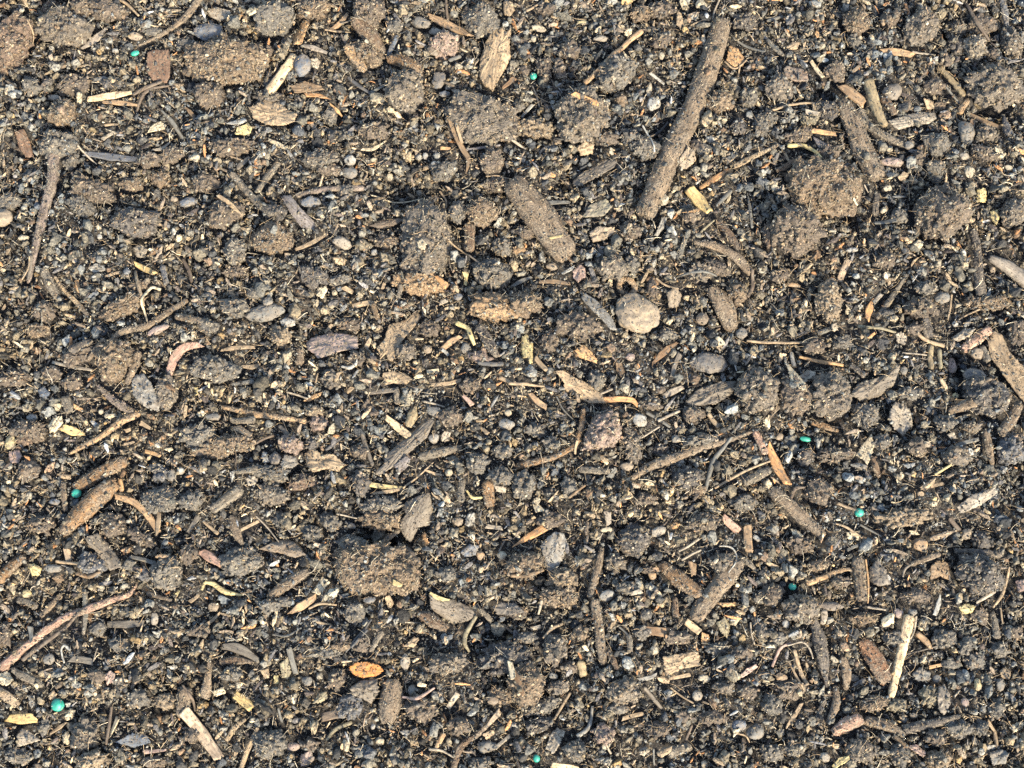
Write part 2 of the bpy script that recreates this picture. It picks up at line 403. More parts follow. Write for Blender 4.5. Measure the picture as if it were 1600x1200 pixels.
def tube(kind, col, pts, ws, on=None):
    """round stick (T), flat chip (F) or thin root (R) along a pixel polyline"""
    wl = []
    for x, y in pts:
        a, b, s = px2w(x, y); wl.append((a / S, b / S))
    k = px2w(*pts[len(pts) // 2])[2] / S; ws = [q * k for q in ws]
    wm = max(ws); P, W = spline(wl, ws, max(1.3, wm * .12)); n = len(P)
    L = np.concatenate([[0], np.cumsum(np.linalg.norm(np.diff(P, axis=0), axis=1))])
    T_ = np.gradient(P, axis=0); T_ /= np.linalg.norm(T_, axis=1)[:, None] + 1e-9; N_ = np.stack([-T_[:, 1], T_[:, 0]], 1)
    flat = {'T': .8, 'F': .30, 'R': .8}[kind]
    if kind == 'T':
        if wm > 24: flat = .74
        e_ = np.clip(np.minimum(L, L[-1] - L) / (.32 * wm), 0, 1); W = W * (.70 + .30 * np.sqrt(e_ * (2 - e_)))
    zz = zat(P[:, 0], P[:, 1]); u = (L / L[-1]) * 2 - 1
    if kind == 'R':
        kk = np.ones(9) / 9; zs = np.convolve(np.pad(zz, 4, mode='edge'), kk, 'valid'); zc = np.maximum(zs, np.percentile(zz, 35)) + W * .5 + 1.2
        zc = np.convolve(np.pad(zc, 4, mode='edge'), kk, 'valid')
    else:
        co = np.polyfit(u, zz, 1 if (kind == 'T' and L[-1] / wm < 9) or kind == 'F' else 2); fit = np.polyval(co, u)
        lim = .30 * L[-1]; 
        if abs(fit[-1] - fit[0]) > lim: fit = fit.mean() + (fit - fit.mean()) * lim / abs(fit[-1] - fit[0])
        zc = fit + np.percentile(zz - fit, 62) + W.mean() * .5 * flat * (.35 if wm > 24 else .75) + (1.5 if kind == 'F' else .8)
        if kind == 'F': zc = zc + rng.uniform(-.03, .08) * L[-1] * (u * u - .4)
    m = 8 if wm < 4 else 12 if wm < 14 else 20 if wm < 30 else 32
    ph = np.arange(m) * 2 * math.pi / m; ca, sa = np.cos(ph), np.sin(ph)
    if kind == 'F': e = .45; ca = np.sign(ca) * abs(ca) ** e; sa = np.sign(sa) * abs(sa) ** e; e2 = .9
    roll = rng.normal(0, .18) if kind == 'F' else 0
    sd_ = rng.uniform(0, 200, 3); V = []; rad = W / 2
    A, B = np.meshgrid(np.arange(n), np.arange(m), indexing='ij')
    bx = rad[:, None] * ca[None]; bz = rad[:, None] * sa[None] * flat
    q = np.stack([P[A, 0] + N_[A, 0] * bx, P[A, 1] + N_[A, 1] * bx, zc[:, None] + bz], -1).reshape(-1, 3)
    al = np.repeat(L, m); an = np.tile(ph, n)
    d = .12 * noise(np.stack([al / wm / 1.3, np.cos(an) * 1.2 + 5, np.sin(an) * 1.2], 1) + sd_)
    d += (.11 if kind != 'R' else .05) * noise(np.stack([al / wm * .7, np.cos(an) * 4 + 5, np.sin(an) * 4], 1) + sd_)
    if wm > 9 and kind == 'T': d += 1.6 / wm * noise(q / 3.0) + 2.2 / wm * noise(q / 6.5)
    if kind == 'T' and wm > 5:                                    # knots
        for _ in range(int(L[-1] / (wm * 5)) + 1):
            l0, p0 = rng.uniform(0, L[-1]), rng.uniform(0, 6.28); d += .22 * np.exp(-((al - l0) / wm / .35) ** 2 - ((np.angle(np.exp(1j * (an - p0)))) / .7) ** 2)
    d = d.reshape(n, m)
    bx *= 1 + d; bz *= 1 + d
    bx, bz = bx * math.cos(roll) - bz * math.sin(roll), bx * math.sin(roll) + bz * math.cos(roll)
    rag = rng.normal(0, .10 if kind == 'F' else .05, m) * wm
    if kind == 'F': rag = rag + rng.uniform(-.35, .35) * wm * ca
    V = np.stack([P[A, 0] + N_[A, 0] * bx, P[A, 1] + N_[A, 1] * bx, zc[:, None] + bz], -1)
    fall = np.exp(-(L / (wm * .5 + .1)) ** 2)[:, None] * rag[None] * -1; fall2 = np.exp(-((L[-1] - L) / (wm * .5 + .1)) ** 2)[:, None] * rag[::-1][None]
    V[..., 0] += T_[:, 0][:, None] * (fall + fall2); V[..., 1] += T_[:, 1][:, None] * (fall + fall2)
    rings = [V[j] for j in range(n)]
    def cap(j, sg):
        c = V[j].mean(0); t3 = np.array([T_[j, 0], T_[j, 1], 0]) * sg; o = W[j] * (.10 if kind != 'R' else .4)
        r1 = c + (V[j] - c) * .86 + t3 * o; c2 = c + t3 * o * rng.uniform(.2, 1.2)
        return r1, c + (V[j] - c) * .4 + t3 * o * .9, c2
    a1, a2, ac = cap(0, -1); b1, b2, bc = cap(n - 1, 1)
    R_ = [a2, a1] + rings + [b1, b2]; nr = len(R_); VV = np.concatenate(R_ + [[ac], [bc]])
    j = (np.arange(nr - 1)[:, None] * m + np.arange(m)[None]); j2 = (np.arange(nr - 1)[:, None] * m + ((np.arange(m) + 1) % m)[None])
    F = np.concatenate([np.stack([j.ravel(), j2.ravel(), (j2 + m).ravel()], 1), np.stack([j.ravel(), (j2 + m).ravel(), (j + m).ravel()], 1)])
    e = np.arange(m); e2 = (e + 1) % m
    F = np.concatenate([F, np.stack([np.full(m, nr * m), e2, e], 1), np.stack([np.full(m, nr * m + 1), (nr - 1) * m + e, (nr - 1) * m + e2], 1)])
    c = np.array(PAL[col]); c = c * (1.12, 1.0, .9) if wm > 9 else c
    cc = c * (1 + .34 * noise(VV / max(wm * 1.4, 6) + sd_))[:, None] * (1 + .15 * noise(VV / 4 + sd_))[:, None]
    parts = [(VV, F, cc)]
    dirty = kind == 'T' and wm > 8 and col not in ('wh', 'wg', 'cr', 'ye', 'ol')
    if dirty:
        up = np.where(VV[:, 2] > zc.mean() - .1 * wm)[0]; ng = int(L[-1] * wm / (14 if wm > 15 else 26)); P3 = VV[patchy(VV, up, ng, 11)]
        g = rng.uniform(.6, 1.7, ng); parts.append(grains(P3 + rng.normal(0, .35, (ng, 3)), g, c * 1.3, .6))
    elif wm > 3:
        up = np.where(VV[:, 2] > zc.mean())[0]; ng = int(L[-1] * wm / 38)
        if ng and len(up): parts.append(grains(VV[rng.choice(up, ng)], rng.uniform(.5, 1.2, ng), c * .6, .4))
    VV, F, cc = join(parts)
    mid = P[n // 2]; dv = P[-1] - P[0]
    return VV * S, F, cc, (mid[0], mid[1], zc[n // 2]), math.atan2(dv[1], dv[0]), dirty

def poly(col, pts, th):
    wl = np.array([[px2w(x, y)[0] / S, px2w(x, y)[1] / S] for x, y in pts]); th = th * px2w(*pts[0])[2] / S
    if np.cross(wl[1] - wl[0], wl[2] - wl[1]) < 0: pass
    area = .5 * np.sum(wl[:, 0] * np.roll(wl[:, 1], -1) - np.roll(wl[:, 0], -1) * wl[:, 1])
    if area < 0: wl = wl[::-1]
    cen = wl.mean(0); per = np.linalg.norm(wl - np.roll(wl, -1, 0), axis=1)
    step = max(1.1, per.sum() / 150); O = []
    for a in range(len(wl)):
        b = wl[(a + 1) % len(wl)]; n = max(1, int(per[a] / step)); O += [wl[a] + (b - wl[a]) * t / n for t in range(n)]
    O = np.array(O); O = .6 * O + .2 * np.roll(O, 1, 0) + .2 * np.roll(O, -1, 0); n = len(O)
    sd_ = rng.uniform(0, 200, 3); ll = np.arange(n) * step
    O = O + (O - cen) / np.linalg.norm(O - cen, axis=1)[:, None] * (.9 * noise(np.stack([O[:, 0] / 3.5, O[:, 1] / 3.5, ll * 0], 1) + sd_) + .5 * rng.normal(0, 1, n) * (step > 1))[:, None]
    ev, vec = np.linalg.eigh(np.cov((O - cen).T)); ax = vec[:, 1]; size = math.sqrt(ev[1]) * 3.4; wid = math.sqrt(ev[0]) * 3.4
    scl = [.90, 1.0, .97, .88, .75, .6, .45, .3, .15]; rings = []
    nn = np.array([-ax[1], ax[0]])
    ue = (O - cen) @ ax; ve = (O - cen) @ nn; endw = np.clip(abs(ue) / (abs(ue).max() + .1) - .6, 0, 1) / .4
    O = O + ax * (np.sign(ue) * endw * np.minimum(size * .05, 2.6) * noise(np.stack([ve / 1.5, ue * 0, ue * 0 + np.sign(ue)], 1) + sd_))[:, None]
    curl = rng.uniform(-.10, .28) * wid; tw = rng.uniform(-.08, .12) * size
    for k, q in enumerate(scl):
        p = cen + (O - cen) * q; uu = (p - cen) @ ax; vv = (p - cen) @ nn
        an_ = 2.6 if th < 6 else 7; g = noise(np.stack([uu / 14, vv / an_, uu * 0], 1) + sd_) * (.14 if th < 6 else .3) * th + noise(np.stack([uu / 5, vv / 4, uu * 0], 1) + sd_) * .22 * th
        z = np.where(k == 0, -th * .5, th * .5 * (1 - .45 * q ** 5) + g * (1 if k > 1 else .3)) if k else np.full(n, -th * .5)
        if k == 1: z = np.full(n, th * .12) + g * .3
        z = z - curl * ((vv / (wid / 2 + .1)) ** 2 - .3) + tw * ((uu / (size / 2 + .1)) ** 2 - .3)
        rings.append(np.stack([p[:, 0], p[:, 1], z], 1))
    VV = np.concatenate(rings + [[np.append(cen, th * .5 + curl * .3)], [np.append(cen, -th * .5)]]); nr = len(rings)
    j = (np.arange(nr - 1)[:, None] * n + np.arange(n)[None]); j2 = (np.arange(nr - 1)[:, None] * n + ((np.arange(n) + 1) % n)[None])
    F = np.concatenate([np.stack([j.ravel(), j2.ravel(), (j2 + n).ravel()], 1), np.stack([j.ravel(), (j2 + n).ravel(), (j + n).ravel()], 1)])
    e = np.arange(n); e2 = (e + 1) % n
    F = np.concatenate([F, np.stack([(nr - 1) * n + e, (nr - 1) * n + e2, np.full(n, nr * n)], 1), np.stack([e2, e, np.full(n, nr * n + 1)], 1)])
    q = rings[3][:, :2]; zz = zat(q[:, 0], q[:, 1]); A = np.stack([q[:, 0] - cen[0], q[:, 1] - cen[1], np.ones(n)], 1)
    co = np.linalg.lstsq(A, zz, rcond=None)[0]; g = math.hypot(co[0], co[1]); 
    if g > .4: co[:2] *= .4 / g
    res = zz - A @ co; off = np.percentile(res, 65) + th * .35 + 1.2
    VV[:, 2] += (VV[:, 0] - cen[0]) * co[0] + (VV[:, 1] - cen[1]) * co[1] + co[2] + off
    c = np.array(PAL[col]); cc = c * (1 + .30 * noise(VV / max(size * .3, 5) + sd_))[:, None] * (1 + .18 * noise(VV / 3.5 + sd_))[:, None]
    ng = int(size * wid / 30); up = np.arange(2 * n, nr * n); zm = VV[:, 2].mean()
    if ng: 
        v2, f2, c2 = grains(VV[up[rng.choice(len(up), ng)]], rng.uniform(.5, 1.4, ng), c * .6, .4)
        VV, F, cc = join([(VV, F, cc), (v2, f2, c2)])
    return VV * S, F, cc, (cen[0], cen[1], zm), math.atan2(ax[1], ax[0])

ITEMS = """
@0 0
C ru 60,190 80,140 15 ; rust brown curled clod at the left edge below the top corner | curled rusty clod
C gb 300,125 110,88 10 ; broad brown granular clod under the top edge, next to the curled rusty clod | broad top clod
C br 510,50 85,52 0
F wg 380,218 440,178 498,135 / 14 38 14 ; pale grey pointed wood flake right of the broad top clod | pale pointed flake
T gb 945,-20 870,80 770,155 650,215 / 34 32 22 10 ; brown twig coming down from the top edge above the rusty rounded chip | top edge twig
G te 630,245 22,14 -20 ; squashed teal fertilizer pellet just left of the rusty rounded chip
P ru 690,245 730,230 790,232 798,270 795,360 780,385 715,375 685,330 / 10 ; rust coloured rounded chip standing alone near the top left | rusty rounded chip
S bg 985,150 75,45 10 ; dark blue grey stone right of the top edge twig | blue grey top stone
P be 960,35 1010,25 1080,50 1082,75 1030,92 985,70 / 6
S tn 635,175 35,20 0
S wh 540,235 16,13 0
C ob 1050,290 165,120 -10 ; large golden brown fibrous clod right of the rusty rounded chip | golden fibrous clod
C br 985,440 75,60 0
F cr 410,465 520,445 620,440 / 26 36 18 ; cream flat wood sliver left of the golden fibrous clod | cream flat sliver
F tn 480,478 560,480 640,488 / 14 26 12
T br 630,525 660,460 700,420 790,400 / 10 16 16 10
T br 625,445 680,415 760,385 / 14 20 14
C ob 295,535 72,60 -30
P cr 690,625 705,590 745,560 775,575 765,600 / 8 ; small cream four sided chip above the hollow left of the golden clod
P wh 1060,585 1110,562 1150,560 1165,580 1120,595 / 8
P ye 1115,605 1165,585 1188,605 1170,635 1105,640 / 8
F ob 865,495 890,520 910,548 / 8 20 16
T gr 750,510 800,560 850,640 / 10 22 16
C gr 280,670 85,70 0
T pg 252,720 240,850 200,990 155,1180 130,1320 / 54 52 46 34 20 ; long tapering purple grey twig standing upright near the left edge | long upright twig
P ru 60,610 110,600 135,660 150,730 110,725 75,680 / 18
C gr 145,405 42,45 0
C dg 215,390 40,25 -60
C br 430,890 112,52 15
C gr 380,960 68,42 35
C dg 640,1040 118,68 5 ; broad dark grey brown lump left of centre in the upper left | broad dark lump
S bg 880,940 45,22 -10
S tn 812,930 18,15 0
S be 250,450 32,16 5
T gr 1090,820 1150,890 1260,1010 1310,1030 / 34 34 32 20 ; straight grey twig slanting down toward the right, above the broad dark lump | straight grey twig
F tn 1040,945 1090,980 1150,1035 / 18 22 10
S tn 5,1010 45,42 0
F bg 400,712 520,728 650,745 / 26 38 24
F be 710,700 750,692 785,660 / 8 18 10
S gr 470,365 38,13 -8
C dg 530,392 50,24 5
F tn 1080,735 1110,745 1140,755 / 6 8 5
F gr 1115,785 1165,742 / 30 20
S wh 465,1108 13,14 0
S cr 95,1103 24,16 0
P be 610,1150 650,1135 685,1160 670,1200 630,1195 / 10
P cr 1160,82 1185,62 1215,70 1215,95 1180,102 / 8
C ru 230,20 38,42 0
R tn 560,0 600,25 650,75 / 14 14 10
C br 1090,690 100,42 -5
C br 340,400 70,50 0
C gr 720,150 40,25 0
C ob 620,860 55,35 0
C br 690,750 60,34 10
C ob 740,830 50,35 0
C gr 1100,1180 60,60 20
C br 800,715 60,38 -20
C gr 330,745 30,48 30
C br 380,40 50,60 0
C br 960,860 60,50 0
C gr 870,200 45,25 0
R tn 140,110 155,150 150,200 / 7 7 5
R tn 880,290 930,255 980,230 / 9 9 5
R be 370,690 410,730 445,760 / 9 9 5
F be 480,650 520,625 560,615 / 20 16 6
F tn 490,585 550,582 / 12 8
C br 1060,1010 80,70 0
C gr 40,930 55,40 0
@1 0
C tn 12,285 48,85 0 ; upright oval clod with sandy face, above the cream stick | upright oval clod
P or 258,88 240,130 230,150 215,215 175,215 172,150 200,130 205,95 / 10 ; orange rust bark scrap beside a dark hole near the top | orange bark scrap
C ob 265,38 80,55 0
C gr 80,90 85,82 0
T cr 182,262 130,335 55,440 / 46 46 50 ; short cream stick leaning from the crusted bark lump up toward the dark hole | cream stick
S bg 220,310 36,56 5 ; smooth blue grey oval stone right of the cream stick | blue oval stone
P be 258,285 285,270 300,290 290,325 262,315 / 14
P ob 160,400 230,375 300,395 320,415 250,425 180,435 / 10
F or 232,440 290,440 342,455 / 26 22 5
P tn -30,510 40,470 110,480 150,520 200,545 185,585 130,600 50,590 -10,560 / 22 ; wide tan bark lump with dirt crust below the cream stick | crusted tan bark
C gb 60,455 70,40 0
T tn 425,235 455,270 510,340 / 36 52 44
C ob 520,260 80,48 30
F wg 220,218 270,228 330,248 / 14 26 16
F tn 350,135 385,110 430,68 / 14 26 18
R tn 325,138 380,142 440,145 / 9 10 6
C br 530,65 78,78 0 ; big brown lump at the top edge left of a long tan splinter | big top brown lump
T br 470,110 540,180 600,255 / 65 78 40
T bg 665,175 640,220 618,268 / 22 24 22
T ob 620,285 690,300 750,335 775,352 / 45 60 62 40 ; short reddish brown stick end right of the blue oval stone | reddish stick end
F tn 812,72 870,95 940,130 1000,165 / 26 46 42 18 ; long tapered tan splinter pointing to the right under the top edge | tapered tan splinter
S gr 770,105 48,28 10
C pk 890,205 72,62 0
S ob 830,250 28,20 40
C gr 1060,90 84,80 0
P tn 1120,128 1150,128 1175,150 1198,130 1190,200 1195,270 1150,350 1110,425 1070,400 1045,360 1050,270 1075,200 1095,160 / 24 ; large flat orange tan bark piece near the top centre | orange tan bark
F ob 1155,408 1210,365 / 16 26
S dg 855,375 32,46 15
S bg 882,432 28,15 0
P be 915,420 950,420 985,460 960,460 930,440 / 4
C gb 700,440 84,96 20 ; tall brown granular clod below the reddish stick end | tall granular clod
F ob 900,550 925,610 960,680 995,740 985,800 / 14 22 26 22 8 ; forked orange tan splinter standing upright beside the wide flat clod | forked orange splinter
+prong F tn 930,550 945,610 965,670 / 8 14 14
C gb 1060,560 150,112 5 ; wide flat brown clod right of the forked orange splinter | wide flat clod
T pg 960,692 1050,685 1145,680 / 14 14 12
F or 865,688 910,686 / 16 12
C br 545,610 72,40 0
F cr 495,697 545,690 605,655 / 10 20 6
F cr 60,657 100,678 148,705 / 16 24 16
C gr 300,752 78,48 0
S wh 440,748 30,26 30
S gr 440,810 38,26 15
S wh 792,714 13,16 0
S wh 835,762 15,12 0
S cr 620,805 17,19 0
P tn 780,758 815,750 830,768 800,780 778,778 / 8
C br 1108,757 54,60 0 ; small rounded brown clod under the wide flat clod | rounded brown clod
T gr 10,905 60,830 112,765 / 24 32 22 ; grey green twig leaning up to the right above the straight grey twig
T pg 190,918 330,890 505,875 / 24 28 28 ; purple grey stick lying nearly level, left of the thin cream root | level grey stick
P pg 120,930 165,920 215,985 290,1055 270,1075 215,1070 165,1010 / 14 ; purple grey flat slab slanting below the level grey stick | purple grey slab
R cr 540,905 650,920 775,908 / 7 8 6 ; thin cream root arcing across the dark hollow above the brown husk | thin cream root
S bg 262,952 46,28 0
P br 528,1055 590,1018 660,1010 698,1020 640,1045 580,1060 / 8 ; dark brown pointed husk below the thin cream root | dark brown husk
F tn 185,1168 250,1140 335,1100 / 16 22 14
S be 400,1135 46,28 25 ; pale grey oval stone below the purple grey slab | pale oval stone
C gb 800,1130 110,190 5 ; large upright fibrous brown clod left of centre in the upper half | large fibrous clod
C ob 1060,990 72,62 0
C gr 940,985 45,55 0
T br 1000,1045 1000,1170 / 52 50
S wh 552,1172 16,16 0
P cr 760,1150 785,1140 805,1165 795,1195 765,1185 / 8
C gr 1150,1150 52,42 0
C gr 420,900 40,30 0
C br 600,1120 60,30 0
C gr 650,130 40,30 0
C br 350,800 60,26 0
F or 340,475 370,495 395,520 / 16 18 8
C br 1000,60 40,30 0
R tn 905,1130 950,1160 1000,1200 / 8 8 6
R tn 860,880 890,930 880,990 / 10 9 7
R tn 1080,820 1140,822 1210,838 / 7 7 7
P tn 1160,0 1200,0 1215,40 1190,75 1160,60 / 14
C br 60,230 20,30 0
R gb 400,110 460,100 520,130 / 8 8 7
F gr 540,430 590,410 650,385 / 14 12 8
T dg 430,360 480,400 540,440 / 14 18 12
C br 1130,860 60,40 0
C gr 880,790 60,50 0
T br 905,120 895,60 890,-10 / 10 12 12
C ob 80,1130 90,70 0
S be 840,140 30,18 0
T gr 905,285 960,262 / 20 18
C gr 345,530 34,40 0
C dg 100,1010 50,40 20
@2 0
T gb 985,100 930,290 860,480 775,660 700,820 620,1010 / 88 102 104 106 104 102 98 ; thickest and longest brown stick, coated in dirt, slanting across the upper right of centre | thick brown stick
P or 1020,205 1060,215 1095,265 1085,300 1040,310 1005,280 / 14 ; orange cream nub poking out right of the thick brown stick's top | orange nub
R tn 1000,285 1030,312 1060,312 1100,278 / 9 9 8
R tn 1070,305 1062,360 1060,410 / 8 7 5
G te 100,353 18,18 0 ; bright teal fertilizer pellet near the top edge right of the orange tan bark
R tn 345,385 450,300 540,200 600,155 / 24 22 24 28 ; tan bark strip arching along the edge of a grey lump, top centre | arching bark strip
C gr 490,345 100,72 -45
C br 270,230 50,52 0
C br 152,322 36,66 -5
C br 225,322 34,50 0
C gb 325,560 125,130 20 ; large lumpy grey brown clod with an orange splinter on top | splinter topped clod
F or 280,505 330,525 390,550 / 20 28 24 ; orange splinter lying on the large lumpy clod at upper centre
P tn 300,690 345,665 385,680 380,715 325,725 / 18
C tn 100,592 98,46 5 ; loaf shaped light brown clod left of the splinter topped clod | loaf shaped clod
S wh 662,486 31,36 10 ; whitish rough pebble left of the thick brown stick | whitish rough pebble
F wh 650,335 680,355 715,382 / 16 14 12
S cr 645,415 14,32 5
P gb 285,835 330,800 440,750 495,755 480,790 400,830 330,860 290,860 / 16 ; grey brown ridged bark piece below the splinter topped clod | ridged bark piece
R wh 612,595 640,650 658,700 662,730 / 9 10 9 8
P tn 780,760 820,695 855,715 862,755 820,790 790,795 / 24 ; blocky orange beige stone touching the thick brown stick on its right | orange beige block
C ob 975,480 68,50 -15 ; rounded brown lump tucked right of the thick brown stick | tucked brown lump
C gr 1110,462 46,50 0
C dg 1060,600 30,46 0
C gr 1165,590 38,60 0
F or 885,872 950,835 1015,790 / 18 32 14 ; orange splinter slanting above the cream oval chip
T tn 1040,785 1100,755 1240,690 / 26 26 16
F ye 835,880 875,930 922,990 / 52 60 38 ; yellowish cream oval chip right of the thick brown stick's lower end | cream oval chip
S cr 714,940 20,27 30
T gb 0,860 110,990 260,1190 / 120 140 120 ; wide short dirt coated stick slanting down right, near centre top | wide dirt coated stick
F ye 175,1125 235,1112 / 12 10
P ol 330,1015 365,955 440,935 470,975 430,1015 / 20 ; olive tan stone right of the wide dirt coated stick | olive tan stone
P tn 360,1090 400,1060 480,1065 485,1085 430,1120 380,1130 / 26
P wg 705,1010 732,1010 715,1060 685,1100 668,1095 690,1050 / 14
T gr 960,962 1000,920 1030,888 / 16 22 20
T gr 1113,905 1120,970 1130,1060 / 10 16 14
T br 968,1022 1020,1090 1065,1160 / 30 38 30
R ol 890,1080 950,1025 / 12 9
T dg 640,640 690,600 735,560 / 12 14 10
C br 40,192 40,20 -15
S cr 125,120 36,18 15
S cr 102,180 13,16 0
S be 418,178 30,16 0
C br 700,190 52,34 -15
T gr 1060,182 1120,212 1185,240 / 10 13 10
R be 972,0 950,50 940,95 / 9 9 6
F wh 97,478 45,530 / 18 14
T dg 95,395 115,440 130,495 / 8 10 8
R be 0,658 30,672 62,690 / 14 14 6
C or 32,1160 28,22 0
P tn 775,45 795,60 808,115 790,135 770,115 / 12
C gr 620,700 60,50 0
C gr 560,650 45,40 0
C br 440,650 50,34 0
C dg 1090,100 60,36 0
C br 60,330 22,28 0
C ob 600,60 50,40 0
C br 700,40 60,40 0
S cr 700,265 14,20 0
C ob 510,480 38,34 0
S ye 335,90 28,12 0
R tn 70,45 140,5 / 13 9
C br 160,40 40,28 0
C gr 30,490 32,22 0
C br 560,1080 50,40 0
C br 60,1080 50,36 0
C gr 900,700 40,26 0
F gr 150,950 270,935 / 26 16
T gb 860,1135 960,1150 1060,1200 1130,1270 / 20 40 48 42 ; knobbly grey brown stick lying below the cream oval chip | knobbly stick
T gr 830,1080 790,1200 / 22 24
C br 870,685 34,30 0
P or 790,1010 880,985 870,1005 / 6
C br 845,1010 40,34 0
@3 0
C gb 712,132 70,86 30 ; pear shaped brown clod near the top edge, upper right | pear shaped clod
C br 565,92 40,44 0
C ob 415,105 64,60 0
C be 970,218 56,66 0 ; sandy beige clod above the tangled fibrous clod, upper right | sandy beige clod
C dg 892,200 46,50 0
C br 1060,250 32,28 0
T bg 1095,-10 1112,50 1125,115 / 30 34 24
C gb 1145,190 48,80 -15
T br 930,0 970,110 1035,192 / 16 18 12 ; thin brown twig crossing the sandy beige clod from the top edge
F cr 205,280 230,320 258,360 / 18 24 18 ; short cream wood chip above the stick pile in the upper right
P ru 65,340 80,318 160,325 185,350 178,390 120,392 75,375 / 22 ; golden rust coloured stone in the upper right, left of a short cream chip | golden rust stone
C gb 50,412 58,66 0 ; round brown clod below the golden rust stone | round clod below rust stone
C br 315,335 55,46 0
F tn 350,405 390,440 440,480 / 40 52 50 ; blocky tan wood chunk at the head of the big speckled stick | blocky tan chunk
T ol 468,382 478,430 500,510 540,600 / 48 52 50 38 ; olive tan split stick right of the blocky tan chunk | olive split stick
P be 560,572 620,545 720,512 795,520 800,545 760,575 700,582 610,615 580,600 / 12 ; flat beige bark plate right of the olive split stick | beige bark plate
S gb 582,428 46,38 -15
T br 535,462 590,540 / 38 36
T gr 425,520 460,585 540,640 660,695 / 34 40 38 26 ; dark grey twig bending below the olive split stick | bent dark twig
T gb 345,480 400,600 450,720 515,835 / 70 90 95 92 ; big speckled brown stick slanting down in the upper right | big speckled stick
F or 200,622 255,625 312,632 / 22 24 18 ; orange tan chip left of the big speckled stick
R ye 95,690 170,688 210,715 238,752 / 22 20 18 12 ; bright yellow bent root fragment left of the big speckled stick | yellow bent root
R tn 20,525 100,500 200,490 205,540 / 12 12 10 8
C ol 190,560 48,30 -10
P pg 205,640 240,660 290,690 270,712 230,700 / 10
C br 275,725 66,32 -10
S pk 582,762 54,24 8
P tn 600,835 630,812 655,825 640,852 615,852 / 12
C gr 785,672 58,56 0 ; grey sandy ball shaped clod right of the beige bark plate | grey sandy ball
S gr 930,618 38,56 -5 ; upright grey oval stone in the upper right beside a brown lump | upright grey oval
C gb 1028,628 50,46 0
T bg 1125,525 1130,580 1138,625 / 20 40 36
C gb 1060,400 118,92 10 ; tangled fibrous brown clod near the right edge with a dark hollow below | tangled fibrous clod
T ol 812,305 860,360 925,440 / 26 28 26
C br 845,278 40,30 0
T tn 900,525 945,460 / 30 28
T gr 835,400 910,470 / 12 10
F ob 950,515 1040,555 1112,580 / 18 26 18
P cr 1050,705 1090,698 1112,725 1090,755 1060,745 / 18
S cr 945,802 22,32 5
S cr 1130,785 20,14 30
P ye 985,882 1025,875 1035,905 1030,940 990,940 985,910 / 10 ; pale yellow chip standing above an orange yellow one near the right edge | pale yellow chip
P ye 1045,985 1080,980 1088,1015 1075,1050 1055,1030 / 10
C gr 790,785 48,32 0
C br 800,1010 122,126 20 ; large round dark clod with an orange lower edge, right side of the upper half | large round clod
C gb 1155,992 68,60 -10 ; smooth brown grey clod at the right edge beside the yellow chips | right edge clod
S wh 398,1167 28,13 0 ; flat white oval pebble below the matted fibrous clod
C ob 255,880 170,120 10 ; wide matted fibrous brown clod right of the yellow bent root | matted fibrous clod
C br 120,1080 110,110 0
T dg 510,905 512,1000 / 32 34
F gr 505,1040 600,1032 / 16 24
R be 680,240 730,248 785,252 / 10 10 7
F tn 540,240 610,238 680,250 / 30 36 30
F cr 385,950 405,978 / 12 9
P or 228,138 242,145 242,172 230,180 220,160 / 8
P tn 85,218 120,185 150,195 140,225 110,230 / 8
T gr 0,180 40,225 75,255 / 20 24 18
T gr 0,88 75,65 / 16 16
S be 920,732 22,18 0
T br 40,800 90,780 140,755 / 24 28 20
T dg 968,1070 985,1180 990,1290 1000,1385 / 40 42 48 46 ; dark charcoal grey straight stick standing upright near the right edge | dark upright stick
C gr 410,180 40,34 0
C br 780,400 50,36 0
C gr 900,110 48,50 0
C gr 10,560 30,55 0
C br 1010,720 70,34 20
C gr 620,1010 40,34 0
C br 1000,110 60,46 0
C ob 200,990 60,50 0
S gr 655,690 22,18 0
C ru 20,1090 40,60 0
C dg 275,515 62,46 0
C br 700,740 34,34 0
F be 170,540 225,550 / 26 20
C ob 810,480 30,22 0
P tn 730,455 780,460 800,490 760,500 / 10
P be 540,450 560,430 575,445 / 8
C br 660,480 20,36 20
R be 450,870 470,900 / 8 5
C gr 490,250 30,22 0
C br 140,640 60,36 -10
P wg 1190,140 1215,140 1215,190 1190,200 / 10
S cr 560,880 20,16 0
@0 1
F ye 622,25 670,50 718,75 / 20 30 22 ; bright yellow splinter in the left part above a pale forked root | bright yellow splinter
T tn 625,60 655,150 682,240 / 14 17 10
R cr 748,155 705,150 672,225 690,305 / 14 14 12 8 ; pale forked curling root below the bright yellow splinter | pale curling root
T gb 875,205 770,275 690,330 590,355 535,395 / 30 30 32 34 24 ; gnarled brown root stretching down left under the pale curling root | gnarled brown root
T gb 500,400 460,440 415,490 / 26 28 20
C ob 585,235 100,46 -25 ; orange brown oval clod above the gnarled brown root | orange brown oval clod
C br 650,140 56,30 -20
T tn 250,90 290,150 350,210 408,275 / 14 18 24 22
T gr 200,55 230,130 260,190 / 36 48 34 ; dark grey green stubby stick near the left edge | stubby dark stick
F be 238,492 330,515 425,532 / 16 16 12 ; straight pale tan splinter lying level near the left edge | level pale splinter
P wg 415,60 450,35 490,50 495,68 440,80 / 12
C ob 545,490 92,88 0 ; shaggy orange brown clod below the gnarled brown root | shaggy orange clod
F pk 945,425 870,435 825,480 798,555 / 24 40 44 34 ; curved pinkish tan bark strip right of the shaggy clod | curved bark strip
T gb 655,455 635,520 600,605 / 36 40 28
P wg 638,560 680,555 715,600 765,700 750,735 690,715 655,690 625,650 625,590 / 26 ; grey wedge shaped stone with a tan edge below the curved bark strip | grey wedge stone
